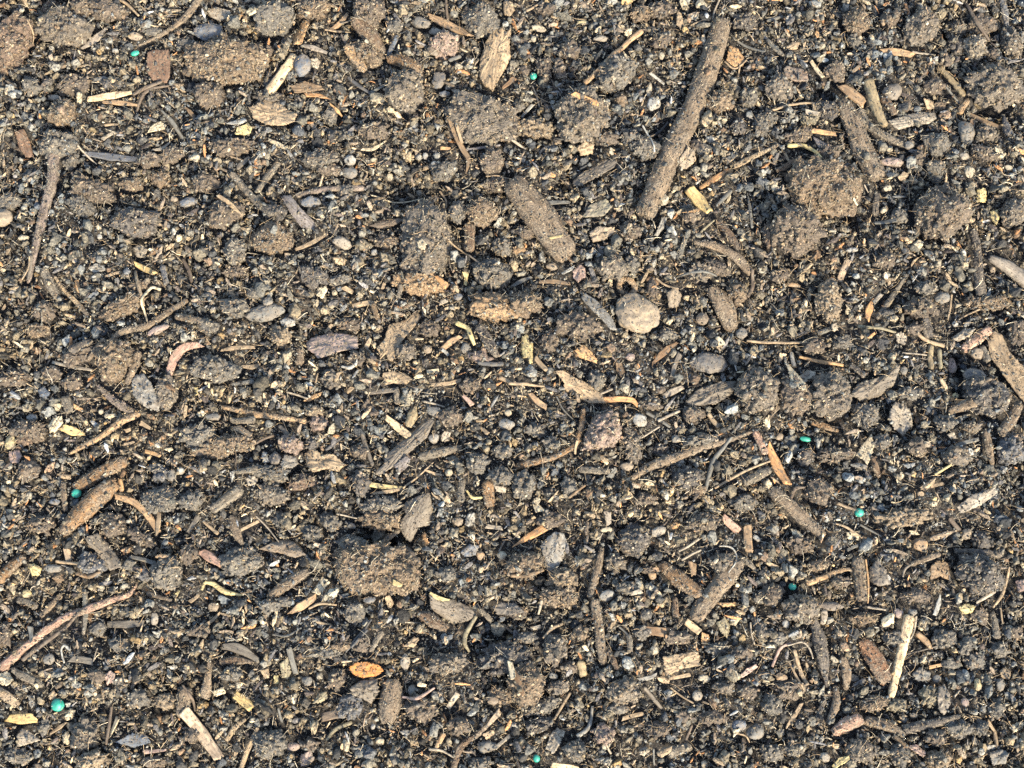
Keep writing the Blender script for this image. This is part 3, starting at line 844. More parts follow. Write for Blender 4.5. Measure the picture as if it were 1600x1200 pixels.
C gb 790,640 52,72 0
C gr 1010,535 108,60 5 ; broad flat grey brown clod right of the curved bark strip | broad flat clod
S wh 130,745 28,21 15 ; smooth white pebble near the left edge | left white pebble
P bg 165,625 200,608 232,640 215,668 180,655 / 16
T tn 1040,705 1200,742 1330,760 1435,778 / 22 28 26 20 ; straight tan twig lying nearly level left of centre | level tan twig
T tn 650,735 560,785 480,845 390,885 285,928 / 38 32 28 24 12 ; tan end of a bent branch sweeping down left from its elbow | sweeping tan branch
T pg 455,605 530,675 620,735 / 22 34 38
P cr 215,790 240,750 285,745 290,780 250,825 225,820 / 16
F ye 285,800 330,815 385,828 / 34 42 16 ; bright yellow frayed chip near the left edge under the white pebble | yellow frayed chip
F tn 655,780 700,805 / 26 16
C br 120,815 90,52 0
C ru 100,850 36,34 0
S ye 36,870 26,36 0
P pk 35,915 80,905 98,935 85,970 45,970 35,945 / 18
T ob 340,1080 410,1050 500,1000 595,960 / 46 60 66 60 ; thick orange brown stick lying above a grey green one at lower left | orange brown stick
T ob 300,1300 400,1190 470,1120 540,1065 / 60 92 96 70 ; thick grey green stick end with golden lower edge beneath the orange brown stick | grey green stick
G te 352,1110 25,24 0 ; dark teal fertilizer pellet in shade beneath the orange brown stick
F tn 535,1125 620,1150 685,1210 740,1290 / 24 32 30 26 ; long curved tan husk right of the grey green stick | curved tan husk
+torn_tip F tn 745,1200 742,1250 735,1305 / 18 26 14
T or 560,1045 568,1100 / 22 22
C bg 752,1020 36,42 0
S gr 806,1030 22,28 0
S wh 850,1008 19,19 0
P wh 1078,1018 1105,1005 1100,1040 1090,1065 / 8
F tn 1040,445 1100,432 1190,425 / 12 22 16
F tn 1140,520 1180,518 1215,505 / 16 26 18
T gr 1085,600 1190,585 / 18 24
P cr 920,745 948,722 968,738 950,762 / 10
S gr 1000,755 36,16 0
P ye 912,615 928,615 930,650 915,655 / 8
P cr 770,908 795,892 812,905 790,918 / 6
F or 680,915 750,938 / 20 16
F tn 585,885 630,872 / 13 11
C gr 940,850 88,58 0
C ob 1060,890 140,48 -8 ; brown fibrous arc shaped clod below the level tan twig | arc shaped clod
T gr 1135,1095 1070,1140 1000,1195 / 48 54 44
T gb 290,1060 295,1120 305,1195 / 26 30 26
T dg 340,450 435,400 / 44 34
C gr 1190,180 34,26 0
T gb 825,285 955,318 / 34 34
C gr 985,340 50,36 30
S pk 740,352 48,18 -25
T gb 148,0 135,115 / 20 12
P or 342,690 385,712 380,730 345,712 / 6
T gr 305,660 325,730 / 44 42
T br 848,5 880,60 898,120 / 16 20 14
T bg 755,40 775,130 / 30 24
C br 200,250 50,50 0
C ob 170,340 60,34 0
C br 240,545 50,36 10
C br 330,590 50,36 0
C br 60,560 80,40 0
C gr 1100,250 60,50 0
C gr 760,1140 90,60 0
S be 100,1040 0,0 0
C br 130,1010 50,50 0
C gr 900,1150 60,50 0
C br 1110,70 60,30 0
S cr 470,728 14,14 0
F tn 590,820 610,812 / 20 14
S wh 288,897 10,12 0
P be 1150,1045 1190,1030 1215,1050 1200,1080 1170,1080 / 14
T gr 1110,1015 1215,1005 / 26 34
T gr 1080,770 1200,772 / 26 34
P tn 1080,800 1130,795 1190,840 1180,860 1110,825 / 12
R tn 110,115 140,60 145,10 / 7 7 6
P tn 255,1015 320,1020 325,1045 280,1038 / 8
C br 360,470 80,36 -30
S bg 250,1150 28,14 0
C gr 720,990 40,20 0
F or 355,110 365,165 / 20 16
F tn 490,95 560,70 / 10 14
F tn 10,220 0,240 / 14 14
S be 60,340 14,10 0
@1 1
P pk 228,402 250,375 350,350 430,358 475,368 478,430 400,445 330,470 290,482 262,450 235,430 / 20 ; pinkish tan ragged bark slab with an orange patch, left of centre | ragged bark slab
P tn 750,240 775,265 740,320 695,375 660,430 640,492 620,485 605,455 580,480 572,440 560,430 600,380 620,310 690,290 / 10 ; tan splintered fork shaped wood piece right of the ragged bark slab | fork shaped splinter
S wh 148,312 38,20 8 ; bright white oval pebble above the ragged bark slab | bright white pebble
R wh 405,520 440,526 470,510 475,492 / 12 18 14 6 ; small white crescent scrap under the ragged bark slab
P tn 590,545 640,532 700,545 735,575 700,598 640,590 600,600 / 12
F gb 522,635 590,628 655,622 / 18 24 20
T gr 655,615 662,685 / 32 32
F tn 820,600 890,592 958,575 / 16 20 18
F cr 800,538 855,530 / 22 16
F cr 608,752 660,795 715,840 / 26 38 38 ; clean cream wood chip touching the flat brown wood sliver | clean cream chip
P gb 820,758 838,770 800,850 720,915 640,985 570,1030 550,1012 595,970 600,925 700,850 785,780 / 16 ; flat brown wood sliver lying diagonally below the centre | flat brown sliver
P pg 640,980 700,935 725,950 710,985 670,1015 / 8
T ol 745,700 730,745 715,795 / 16 48 44
P tn 225,925 272,900 310,932 362,928 418,975 385,1012 330,1000 270,1018 238,980 / 22 ; crumbly cream tan chunk left of the flat brown sliver | crumbly cream chunk
S bk 97,955 29,33 0 ; shiny black stone left of the crumbly cream chunk | shiny black stone
P wh 30,915 50,920 65,965 40,975 25,945 / 10
P gr 118,985 140,935 190,945 202,975 170,1002 130,1000 / 22
T gr 765,940 860,915 962,890 / 38 44 36 ; grey stick lying level right of the flat brown sliver | level grey brown stick
T gb 490,820 515,900 545,978 / 20 22 16
F ye 535,1070 610,1078 690,1082 / 24 22 14 ; pale yellow split straw with a curling root tip below the flat brown sliver | pale split straw
+prong F tn 545,1112 620,1100 690,1084 / 12 18 12
+root_tip R tn 690,1082 770,1020 828,965 / 10 8 6
F tn 405,138 445,155 / 22 24
P tn 360,10 395,0 425,15 415,40 375,38 / 14
F tn 450,225 510,210 560,208 / 24 26 10
T ob 545,215 568,290 / 24 24
C gr 385,105 60,24 -15
T dg 1042,325 1085,395 1130,470 / 40 50 34 ; dark grey stubby stick left of the yellow green split chip | dark stubby stick
T dg 1040,500 1160,500 / 22 24
R ye 945,312 990,335 1005,370 1022,410 / 24 22 24 16
F tn 868,428 910,395 955,372 / 26 30 18
F wh 870,430 900,455 / 16 16
S tn 800,426 22,22 0
S gr 982,425 22,24 0
C or 760,115 120,56 10 ; orange fibrous patch of clod left of a small pale ring | orange fibrous patch
C or 1130,240 120,62 5 ; golden orange clod in the middle of the upper half | golden orange clod
S bg 947,183 21,18 0
C gr 1100,75 92,72 0
R gb 1000,0 1060,50 1095,110 1108,190 / 8 8 7 6
P ye 965,65 998,68 990,95 988,128 972,125 975,95 / 6
S gr 45,270 85,42 -10 ; dark grey smooth lump above the bright white pebble | dark smooth lump
S gr 60,220 25,22 0
C tn 115,375 50,48 0
T gb 202,425 205,505 / 36 40
C gb 350,580 48,40 0
R be 145,638 240,668 / 9 10
P or 215,680 260,650 310,635 300,655 250,680 / 10
C tn 272,728 46,34 0
C pk 292,785 42,38 0
C pk 165,885 52,46 0
T gb 108,795 160,855 / 22 24
P be 865,840 885,815 912,825 905,860 870,865 / 18
S wg 830,850 26,24 0
S wg 1172,788 34,28 10
S cr 1182,730 18,16 0
F pk 970,650 1012,690 / 16 26
R be 788,678 880,702 / 12 8
S gr 832,725 38,22 15
C gr 70,1020 85,40 10
C gb 70,1112 78,52 0 ; tan brown round clod below the shiny black stone | round tan clod
C dg 490,1065 46,60 0
C gr 1030,975 56,44 0
C gr 1145,1030 66,38 0
C gr 1150,910 54,34 0
S cr 904,1010 18,18 0
T tn 1140,565 1200,595 / 22 18
P gb 681,1161 720,1140 810,1104 825,1149 831,1185 831,1250 760,1270 720,1344 690,1311 660,1251 700,1210 / 12 ; big grey tan bark flake with a pointed lower end, lower centre left | pointed bark flake
R ye 988,1098 1015,1130 1058,1130 / 10 15 12
T ob 1085,1060 1100,1170 / 50 54
T gr 968,1045 960,1150 / 32 36
T br 0,882 85,838 / 12 14
C pk 1050,468 50,28 0
C gr 340,550 30,20 0
C br 810,330 46,38 0
C gb 700,440 50,40 0
T gb 660,190 680,130 / 26 20
F tn 600,120 590,145 / 16 16
C dg 170,280 40,20 0
C br 480,915 44,34 0
C br 520,700 30,36 0
C br 910,750 60,46 0
C br 470,480 40,40 0
C ru 210,1060 60,40 -10
C gr 590,1170 90,40 0
F tn 790,1000 830,1015 870,1022 / 10 14 10
F be 860,210 890,200 / 24 20
F tn 315,345 350,310 / 14 16
F tn 390,555 375,590 / 20 14
F tn 425,630 450,610 / 24 18
R tn 280,590 290,550 / 8 6
F tn 1050,800 1085,830 / 14 20
C dg 260,880 36,28 0
P be 1110,1075 1175,1085 1170,1110 1130,1105 / 10
F or 845,95 890,140 / 14 34
C br 1010,600 50,36 0
S pk 700,770 0,0 0
C dg 270,95 60,46 0
C br 430,310 60,30 0
@2 1
S tn 585,268 106,90 30 ; large flat round beige stone in the centre right of the upper half | flat round beige stone
T tn 520,175 505,140 512,110 540,100 568,118 578,150 556,178 530,182 / 20 24 26 26 28 30 26 18 ; curled tan husk with a hole, resting above the flat round beige stone | holed tan husk
P wg 320,185 345,168 390,195 430,240 475,300 490,352 460,350 420,300 375,255 340,215 / 16 ; pale grey flaky bark stick left of the flat round beige stone | pale flaky bark
C br 315,330 98,60 5 ; brown crumbly oval clod below the pale flaky bark | crumbly oval clod
P tn 200,545 240,540 300,572 375,602 425,655 440,690 370,688 300,655 245,625 243,595 / 8 ; curled tan dry leaf with an orange stalk, just right of centre | curled dry leaf
+stalk F or 420,672 500,668 560,672 588,695 / 28 26 26 18
P ye 45,375 75,362 78,400 98,405 96,505 82,510 75,475 50,480 42,430 / 10 ; yellow green split chip standing upright near the centre | yellow green chip
P or 285,450 330,418 365,445 400,490 395,505 350,490 300,475 / 14 ; rounded orange tan chip right of the yellow green chip | rounded orange chip
F ob 660,500 720,440 775,398 / 14 34 14 ; reddish orange splinter rising to the right below the beige stone | reddish splinter
S dg 925,492 86,50 5 ; dark oval stone above the brown bark wedge, right of centre | dark oval stone
P gb 1065,580 1035,640 960,690 840,702 815,680 870,620 985,580 / 26 ; brown wedge of bark pointing right toward a big clod | brown bark wedge
C gb 1140,630 96,100 10 ; big brown clod touching the tip of the bark wedge | big clod by wedge
T ob 336,720 318,830 290,890 200,940 110,962 18,985 / 24 28 26 28 34 34 ; bent twig with an orange lower half, elbow shaped, below the curled dry leaf | elbow twig
+splinter F tn 305,870 295,930 / 14 10
C pk 425,832 100,72 -50 ; reddish brown angular lump right of the elbow twig | reddish angular lump
S wh 597,765 33,30 20 ; whitish pink pebble below the curled dry leaf's stalk | whitish pink pebble
F wg 712,652 755,628 805,605 / 24 34 22 ; pale grey wood chip left of the bark wedge
T gb 560,1045 640,990 760,945 890,895 1000,868 1120,825 / 24 42 44 36 24 14 ; long gnarled tan root sweeping up to the right in the lower centre right | long gnarled root
T gr 905,1100 945,965 990,900 1030,850 / 22 24 18 10
R be 600,855 690,800 / 8 9
R be 688,772 785,722 / 14 14
T gr 630,730 690,765 742,800 / 16 16 14
C gb 560,890 45,86 -10
T gb 935,145 1000,230 1040,330 / 56 92 66 ; tapered grey brown stub of stick right of the beige stone | tapered grey stub
P tn 725,165 775,140 800,175 785,230 740,235 / 20
S ob 895,290 30,30 0
F tn 85,640 120,680 160,708 / 20 28 24
R tn -10,598 60,600 150,608 / 16 16 9
R gr 210,660 240,720 285,765 / 7 7 6
P ob 485,495 515,500 530,540 510,570 490,530 / 8
P cr 660,588 675,590 672,628 662,625 / 6
F ob 130,115 200,112 272,125 / 14 22 14
P pk 285,60 320,25 345,45 345,90 310,118 288,95 / 18
S tn 190,38 28,18 0
P wh 300,28 285,60 240,82 232,72 265,50 / 6
F gr -5,135 45,105 92,88 / 16 20 12
C ob 45,225 82,62 0
C gb 475,50 64,62 0
C gr 560,35 36,36 0
C gr 398,580 44,44 0
F be 410,645 490,612 / 10 10
C br 850,742 48,42 0
T tn 922,735 972,800 / 22 20
P cr 1178,770 1205,745 1215,800 1200,815 / 12
T pk 1138,820 1190,925 / 34 38
C gr 50,1070 58,62 -20
T gr 315,1000 455,1012 / 32 30
P gr 440,1040 480,990 495,1005 470,1045 / 10
S tn 538,990 30,20 0
C gr 270,1085 40,48 0
R ob 270,1132 340,1078 / 13 11
C dg 825,1040 76,52 0
C gr 890,862 90,30 -5
T gr 1090,1062 1140,1035 1210,1000 / 34 44 40
R tn 955,1085 1050,1030 1120,995 1210,960 / 11 13 12 9
P cr 90,1150 115,1125 135,1135 128,1165 160,1195 110,1200 100,1175 / 14 ; pale cream knobbly scrap in the lower middle
S gr 1085,352 26,30 0
R tn 1110,390 1200,398 1330,400 1380,405 / 12 13 12 9 ; straight thin tan stem right of the dark oval stone | straight thin stem
T gr 770,85 890,78 965,92 / 10 13 9
F gb 790,455 750,560 / 26 18
C gb 895,70 60,40 0
C br 960,50 70,34 20
C br 620,1140 60,30 0
C ob 870,1100 50,26 0
C gr 190,880 46,28 0
C gr 110,810 50,34 0
C br 650,690 56,36 0
C dg 700,900 44,30 0
C br 700,620 22,20 0
C br 180,400 44,54 0
F tn 110,480 160,535 / 24 22
S cr 320,290 0,0 0
C gr 730,360 50,30 0
C br 660,150 26,50 0
C gr 440,740 30,20 0
S gr 770,855 24,18 0
C gr 1090,1150 60,40 0
S pk 555,470 22,20 0
C gb 250,500 0,0 0
C ob 1060,160 44,50 20
R tn 680,100 720,130 780,150 / 10 10 8
R br 1110,180 1135,130 1130,60 / 18 20 14
@3 1
P tn 1035,395 1060,345 1100,362 1135,440 1185,500 1290,610 1300,800 1180,660 1110,560 1050,470 / 20 ; thick flat tan brown stick running off the right edge | right edge stick
T wg 1050,0 1130,45 1240,130 / 40 64 70 ; pale grey white weathered stick at the right edge | weathered white stick
T pk 1042,342 985,385 925,432 / 44 52 46 ; pinkish tan short stick left of the right edge stick | pinkish short stick
S tn 988,455 28,26 0
P be 870,375 930,330 975,340 950,375 900,395 / 16
P gb 612,518 595,600 540,645 440,678 388,645 425,592 540,560 / 30 ; wedge shaped brown clod with a golden lower edge, right side | golden edged wedge
C gb 290,655 102,102 0 ; large knobbly brown clod right of the cream leaf husk | large knobbly clod
C br 130,655 74,86 -30
C gr 460,748 66,58 0
P be 600,680 645,688 682,720 692,790 640,838 595,805 568,770 570,730 / 34 ; angular grey beige stone below the golden edged wedge | angular beige stone
P cr 488,830 502,880 485,935 465,982 440,950 412,935 440,890 / 6 ; jagged cream leaf flake below the grey dark clod, right side | jagged cream flake
P cr 72,490 100,520 130,560 160,605 165,645 130,635 95,590 90,545 / 10 ; cream curled leaf husk left of the large knobbly clod | cream leaf husk
P be 145,565 185,530 228,545 210,585 165,598 / 20
R or 155,468 260,495 350,510 / 14 20 14
G te 185,850 30,14 10 ; half buried teal fertilizer pellet right of the orange yellow stick
F or 5,880 45,980 90,1065 / 24 48 34 ; orange yellow stick fragment below the big clod by the wedge | orange yellow stick
S dg 965,560 52,32 5 ; smooth dark grey stone left of the right edge stick | smooth dark stone
C dg 1035,660 110,84 15
T gb 1185,688 1140,760 1090,838 / 48 54 46 ; short grey brown stick below the right edge stick | short grey brown stick
T gb 1020,820 1035,890 1060,975 / 34 44 24
C bg 1140,905 62,72 0
P be 875,1180 950,1120 1060,1085 1075,1110 1010,1160 930,1200 890,1210 / 26 ; pale beige lumpy chunk near the right edge in the lower half | pale lumpy chunk
T gr 655,85 590,185 515,290 / 16 28 24 ; straight grey twig leaning right above a round tan flake | leaning grey twig
F or 470,290 480,245 500,195 / 24 34 16
C tn 285,205 64,90 0 ; crumbly golden tan clod right of centre height, upper right | crumbly golden clod
C br 720,245 78,50 10 ; reddish brown flat clod right of the leaning grey twig | reddish flat clod
S gr 820,195 40,28 0
P be 600,365 628,348 658,375 645,415 610,400 / 16 ; round tan flake below the leaning grey twig | round tan flake
S wh 887,312 14,14 0
S pk 885,497 22,38 5
R ol 430,325 510,335 600,352 / 16 16 12
T tn 670,325 740,385 840,412 / 14 18 20
T ol 770,412 772,525 / 30 26
T ol 812,430 818,520 / 24 20
T dg 738,290 765,375 / 42 46
R be 635,453 745,462 / 9 7
R tn 865,180 848,290 / 11 9
R tn 890,300 990,250 / 7 9
F be 378,18 345,105 / 34 30
S tn 1065,52 16,16 0
T wg 118,440 130,512 / 18 22
T dg 388,505 458,560 / 24 30
S gr 640,535 20,22 0
S ye 887,650 16,14 0
T gb 1000,672 920,700 850,728 / 44 50 30
C gr 830,782 50,42 0
P be 298,320 325,310 332,345 305,350 / 12
S or 130,122 32,12 10
T ob 210,775 270,792 335,815 / 24 30 18
S tn 62,838 20,18 0
C dg 185,930 38,46 0
P be 840,838 870,825 885,855 855,862 / 14
P wh 920,910 945,905 955,935 930,945 / 12
P wh 628,975 690,968 685,985 655,998 / 8
S gr 430,985 36,14 10
R ye 850,982 780,1025 / 12 13
P tn 700,1090 740,1060 778,1040 770,1075 730,1105 / 16
F tn 755,1085 820,1065 / 14 18
T br 490,945 505,990 525,1035 / 20 34 20
T br -5,765 55,700 / 26 24
T gb 20,1095 130,1190 260,1310 / 56 64 46 ; long brown stick slanting down right, left of the bright teal pellet | slanting brown stick
R br 110,1130 130,1090 170,1085 / 16 18 10
F tn 330,1158 415,1192 / 14 9
C dg 620,760 0,0 0
C gr 100,500 0,0 0
C br 60,80 50,34 0
C gr 740,150 50,34 0
C gr 570,270 34,24 0
C br 550,20 50,36 0
C ob 1040,215 110,36 0
C br 220,420 54,40 0
C gb 20,640 0,0 0
C gr 670,640 60,30 0
C gb 880,940 60,50 0
C ob 850,780 0,0 0
C br 700,900 50,44 0
C gr 540,870 44,40 0
C br 320,930 80,40 0
C gr 20,1020 0,0 0
C gb 960,800 50,30 0
C br 1150,860 50,36 0
F gr 880,890 985,860 / 18 18
T gr 1010,420 1035,490 / 34 34
C br 1170,360 44,60 0
T gr 340,320 240,355 / 18 26
F be 540,170 500,215 / 22 18
S gr 390,950 0,0 0
C br 240,1100 60,60 0
C gr 720,1010 0,0 0
F tn 700,1120 720,1115 / 24 24
C gr 350,400 50,30 0
S tn 735,888 18,16 0
C br 690,340 36,30 -20
@0 2
T pk -10,735 60,680 170,590 300,500 420,455 520,415 600,390 640,345 / 46 44 34 34 36 30 24 8 ; long forked pinkish brown reed at the left edge in the lower half | long forked reed
+strand R br 110,690 200,620 300,545 385,470 / 20 20 18 12
T gr 400,365 402,470 388,575 / 22 26 16
G te 265,905 33,32 0 ; largest bright teal fertilizer pellet, in the lower left | big teal pellet
F be 870,935 940,1035 1025,1145 / 56 58 50 ; straight beige flat stick in the lower left | straight beige stick
P gb 412,125 470,102 510,150 575,240 575,260 520,278 480,225 450,180 430,165 / 24 ; blocky grey brown bark piece above the long forked reed | blocky bark piece
T ob -10,320 50,260 115,210 / 54 54 34 ; orange brown bark stick cut by the left edge | left edge bark
P ye 130,255 160,240 200,265 185,300 150,300 / 18
S ye 112,380 22,22 0
R ye 945,360 960,330 1000,338 1050,372 1128,388 / 14 16 24 26 10 ; yellow orange bent root in the lower left quarter | yellow orange root
F pk 940,182 980,210 1028,238 / 34 44 32
F gr 498,525 590,525 675,520 / 30 36 28 ; flat grey level stick right of the long forked reed | flat grey stick
T gb 280,390 235,435 185,488 / 26 30 26
T gr 68,405 165,442 / 32 34
T gr 58,742 120,775 195,812 / 26 40 34
T be -10,835 40,870 80,905 / 40 44 34
P cr -10,760 30,745 65,785 40,815 0,810 / 16
P wg 122,862 155,858 155,905 140,922 125,890 / 10
P tn 218,855 245,835 265,855 245,885 222,878 / 12
P cr 295,960 320,920 345,930 330,970 305,980 / 16
F ye 25,965 85,970 155,965 / 34 52 44
P be 70,1040 90,1015 130,1030 188,1070 120,1090 68,1105 / 14 ; triangular tan bark piece below the big teal pellet | triangular bark piece
F tn 222,1042 265,1010 298,988 / 12 20 8
C tn 430,1165 74,50 0 ; pale brown rounded clod at the bottom edge, lower left | bottom edge clod
T gb 990,690 980,760 968,840 962,870 / 14 32 52 50 ; club shaped grey stick with a pale lower end, lower left | club shaped stick
F ye 1102,858 1145,888 1180,920 / 40 46 40 ; short yellow tan wood block right of the club shaped stick | yellow wood block
T tn 1060,1070 1100,1010 1150,970 / 26 28 18
T tn 1110,1230 1150,1130 1210,1010 / 26 26 20 ; golden tan straw rising from the bottom edge, right of the straight beige stick | golden straw
T br 1035,702 1110,695 1190,705 / 30 38 14
F gr 1050,630 1120,640 1210,695 / 30 46 24
F gr 338,690 430,702 / 30 34
P pk 490,770 525,740 550,760 535,800 505,808 / 16
R wh 325,645 300,625 285,650 300,705 / 14 12 9 8
F gr 142,540 152,610 / 28 12
S gr 225,690 28,26 0
C gr 452,545 40,34 0
C gr 780,290 84,76 0 ; grey rounded clod in the lower left beside a smaller grey lump | grey rounded clod
C bg 675,295 38,30 0
C gr 605,248 30,30 0
P wh 785,725 815,712 832,728 810,742 / 8
P ye 820,392 835,362 845,368 832,400 / 5
C gr 1125,230 96,66 0
T gb 872,830 855,960 / 70 66
R br 520,915 510,1000 498,1085 / 12 16 12
F cr 548,968 510,1055 / 26 16
P bg 540,1080 620,1035 690,1050 710,1080 620,1105 / 10
C gb 390,1045 62,84 30
R br 865,815 900,870 912,930 / 10 14 10
F gr 928,20 880,92 / 30 18
T gb 1080,20 1105,90 1138,155 / 34 44 22
C bg 435,250 62,56 0
R ob 370,290 430,305 480,285 / 18 22 14
F tn 1130,85 1210,42 / 14 14
T tn 950,42 1022,102 / 12 18
C br 8,575 38,62 0
F pk 670,1125 775,1115 / 22 12
S or 770,212 30,10 0
F be 312,175 322,225 / 32 30
R tn 268,232 385,245 / 15 12
C gr 640,875 60,50 0
C tn 770,885 52,40 0
P ob 240,310 285,295 305,318 275,335 / 10
C br 460,770 40,34 0
C gr 70,1145 70,34 10
C gr 200,1010 30,34 0
C br 880,200 40,50 0
C br 190,60 70,40 0
S cr 1000,1100 0,0 0
C gr 560,620 50,34 0
C br 720,1170 60,30 0
C br 900,1050 40,34 0
S tn 995,445 24,22 0
C br 940,560 50,30 0
F tn 965,530 1025,470 / 20 10
C gr 1090,760 48,36 0
C gr 760,60 0,0 0
P cr 990,840 1050,820 1065,850 1010,865 / 14
C br 530,60 60,54 0
S gr 255,265 42,20 0
C br 660,120 70,30 30
T br 690,380 810,415 / 26 14
F gr 610,210 725,240 / 16 22
C br 1000,230 0,0 0
S be 730,500 18,30 0
C gr 560,790 30,20 0
C br 1020,1120 0,0 0
F tn 890,420 930,390 / 20 14
R be 455,640 440,700 / 7 6
@1 2
P bo 438,735 460,708 520,702 575,715 600,745 570,768 510,778 460,765 / 19 ; bright orange and yellow stone in the lower middle | bright orange stone
C ob 565,265 215,115 8 ; largest sandy brown clod, wide, below the pointed bark flake | largest sandy clod
C gr 470,180 100,60 30
P ob 15,175 70,145 140,120 190,150 240,205 180,215 120,195 60,185 / 20 ; orange brown arrow shaped bark left of the largest sandy clod | arrow shaped bark
T gb 62,395 150,335 242,278 / 44 52 44 ; straight grey brown stick below the arrow shaped bark | straight grey brown stick
P cr 310,300 350,330 320,360 300,390 265,378 285,340 / 14 ; cream square ended chip right of the straight grey brown stick | cream square chip
F tn 165,475 215,440 275,402 / 18 40 30
R tn 250,452 300,430 375,435 / 10 14 8
P gb 812,385 850,398 930,410 1000,440 1035,480 990,508 920,522 850,480 818,450 / 16 ; wide tan leaf shaped bark with orange tip below the largest sandy clod | wide leaf shaped bark
F ye 815,380 860,405 905,412 / 14 22 8
T br 765,478 830,510 890,548 / 40 58 42
R ol 1028,490 985,560 975,610 995,650 / 18 24 22 12
P gb 1105,440 1150,420 1215,425 1260,470 1200,482 1130,478 / 20 ; smooth brown tan stone right of the leaf shaped bark | smooth tan stone
P gb 440,830 490,790 570,780 578,840 540,900 500,875 460,860 / 30 ; grey angular stone touching the underside of the bright orange stone | grey angular stone
C bg 440,910 55,66 0
F gb 310,962 400,942 / 40 46
T gb 640,790 630,890 615,985 / 84 100 72
P ol 262,900 290,845 330,838 335,870 300,895 / 16
P ol 112,710 150,680 165,750 150,785 120,775 / 14
F gr 158,640 185,755 / 26 26
C gb 900,710 90,52 0
C dg 1175,690 135,72 -8 ; large dark grey clod in the bottom middle below the hollow | large dark clod
R pk 690,868 760,872 835,825 / 12 18 10
S gr 730,838 18,28 0
S wh 546,1006 11,13 0
S wh 625,665 11,9 0
S cr 576,1076 23,19 -10
T ol 330,1070 370,1020 445,985 / 14 20 22
T br 920,1220 960,1100 1035,1045 1135,950 / 34 32 28 14 ; branching brown root at the bottom edge in the middle | bottom brown root
S gr 1082,1102 48,28 0
P pk 205,1140 260,1115 275,1160 240,1195 210,1190 / 20
P tn 690,630 740,580 765,595 740,635 / 14
R dg 425,655 480,590 540,505 / 10 14 10
R dg 455,635 525,558 / 10 12
P tn 600,400 625,385 645,430 620,455 / 8
P wg 975,55 990,5 1025,0 1025,50 1000,68 / 16
S tn 945,40 26,22 20
P bg 955,185 1000,150 1045,155 1030,200 980,210 / 20
S or 1050,200 18,22 0
S cr 1152,200 22,22 0
C ob 580,30 95,50 10
C gr 345,45 60,40 30
C gr 268,100 50,42 0
T gb 668,78 625,115 585,152 / 26 28 24
T or 785,95 795,150 / 24 30
S bg 530,412 28,18 0
P wg 668,1030 710,1018 725,1035 700,1055 / 10
T tn 880,1038 838,1115 / 30 20
F be 945,850 900,915 / 28 24
S ob 1112,882 28,18 -10
R be 815,1112 870,1120 925,1150 / 14 12 8
F cr 1192,705 1205,775 / 26 26
T gr 1045,450 1105,505 / 26 30
R gr 80,575 150,580 215,545 / 8 11 8
R be 0,20 50,70 105,138 / 8 7 6
R be 380,10 470,28 / 9 7
T gr 105,920 122,985 / 12 14
C gr 120,40 40,30 0
C br 700,230 60,60 0
C ob 715,320 50,36 0
F ye 650,335 685,350 / 26 20
C br 380,780 40,50 0
C gr 900,290 60,36 0
C br 880,230 0,0 0
C gr 460,470 50,50 0
C br 500,620 40,40 20
C dg 60,560 0,0 0
C gr 60,440 60,34 0
C gr 60,1080 84,64 0 ; broad dull grey clod near the bottom edge, left of the middle | dull grey clod
C br 950,1000 60,44 0
C ob 1150,860 70,40 0
S gr 240,795 25,22 0
P ye 80,765 105,765 105,805 85,808 / 8
P tn 20,740 60,735 65,775 40,785 / 10
C br 250,1090 44,34 0
C gr 1180,1170 0,0 0
S be 1100,1040 0,0 0
F be 1080,1010 1140,940 / 14 30
P tn 1060,1040 1110,1020 1120,1040 1080,1070 / 10
F be 1120,1110 1190,1050 / 18 18
C gr 350,1120 0,0 0
S pk 170,1100 30,20 0
C br 780,920 70,60 0
C dg 700,690 0,0 0
C gr 330,660 70,30 0
C ob 400,630 44,22 0
R be 690,515 770,518 / 9 7
C gr 130,420 36,26 0
S be 700,700 24,34 0
T gr 590,560 540,650 / 30 26
C gr 1050,1180 60,30 0
P gr 1040,740 1100,690 1100,720 / 10
F be 1080,62 1150,72 / 22 20
R gb 1140,180 1165,130 / 9 9
@2 2
P wg 168,112 205,90 242,98 265,145 245,210 205,275 165,275 148,215 132,160 / 22 ; pale grey slate like stone standing upright in the lower centre | pale slate stone
F or 152,72 85,110 5,158 / 40 34 6 ; orange tan splinter pointing left beside the pale slate stone | orange tan splinter
C tn 240,310 74,52 0
C ob 225,395 92,52 0
C ob 65,245 84,62 0
R ob 0,300 70,300 145,275 / 18 20 12
T gb 422,165 400,270 362,400 / 28 36 28
T gb 385,415 405,540 415,620 425,715 / 42 46 44 36 ; straight brown stick standing upright in the lower centre | upright brown stick
T br 445,645 490,735 / 30 26
S be 685,92 38,23 -20 ; pale beige flat pebble right of the pale slate stone | pale beige pebble
S wg 445,392 38,24 -15
T ob 700,240 780,315 880,385 / 50 72 60 ; reddish brown bark stick slanting toward the larger tan stick | reddish bark stick
T gb 1070,235 1000,320 920,405 855,500 / 60 78 84 74 ; thick tan brown stick below a white curved root, lower right of centre | thick tan stick
F cr 818,515 845,535 878,560 / 34 36 32 ; small cream block at the lower end of the thick tan stick
P or 890,560 925,575 932,600 905,635 888,600 / 14 ; bright orange chip just below the thick tan stick | bright orange chip
R wh 972,160 1015,162 1045,185 1048,230 1010,285 / 6 10 8 7 5 ; white curved root hooked above the thick tan stick | white hooked root
P tn 705,680 780,665 875,652 882,720 800,735 725,768 708,725 / 18 ; ribbed tan rectangular block in the lower right of centre | ribbed tan block
C gb 520,838 76,60 15 ; smooth round grey brown clod in the lower centre | smooth round clod
C ob 320,570 38,36 0
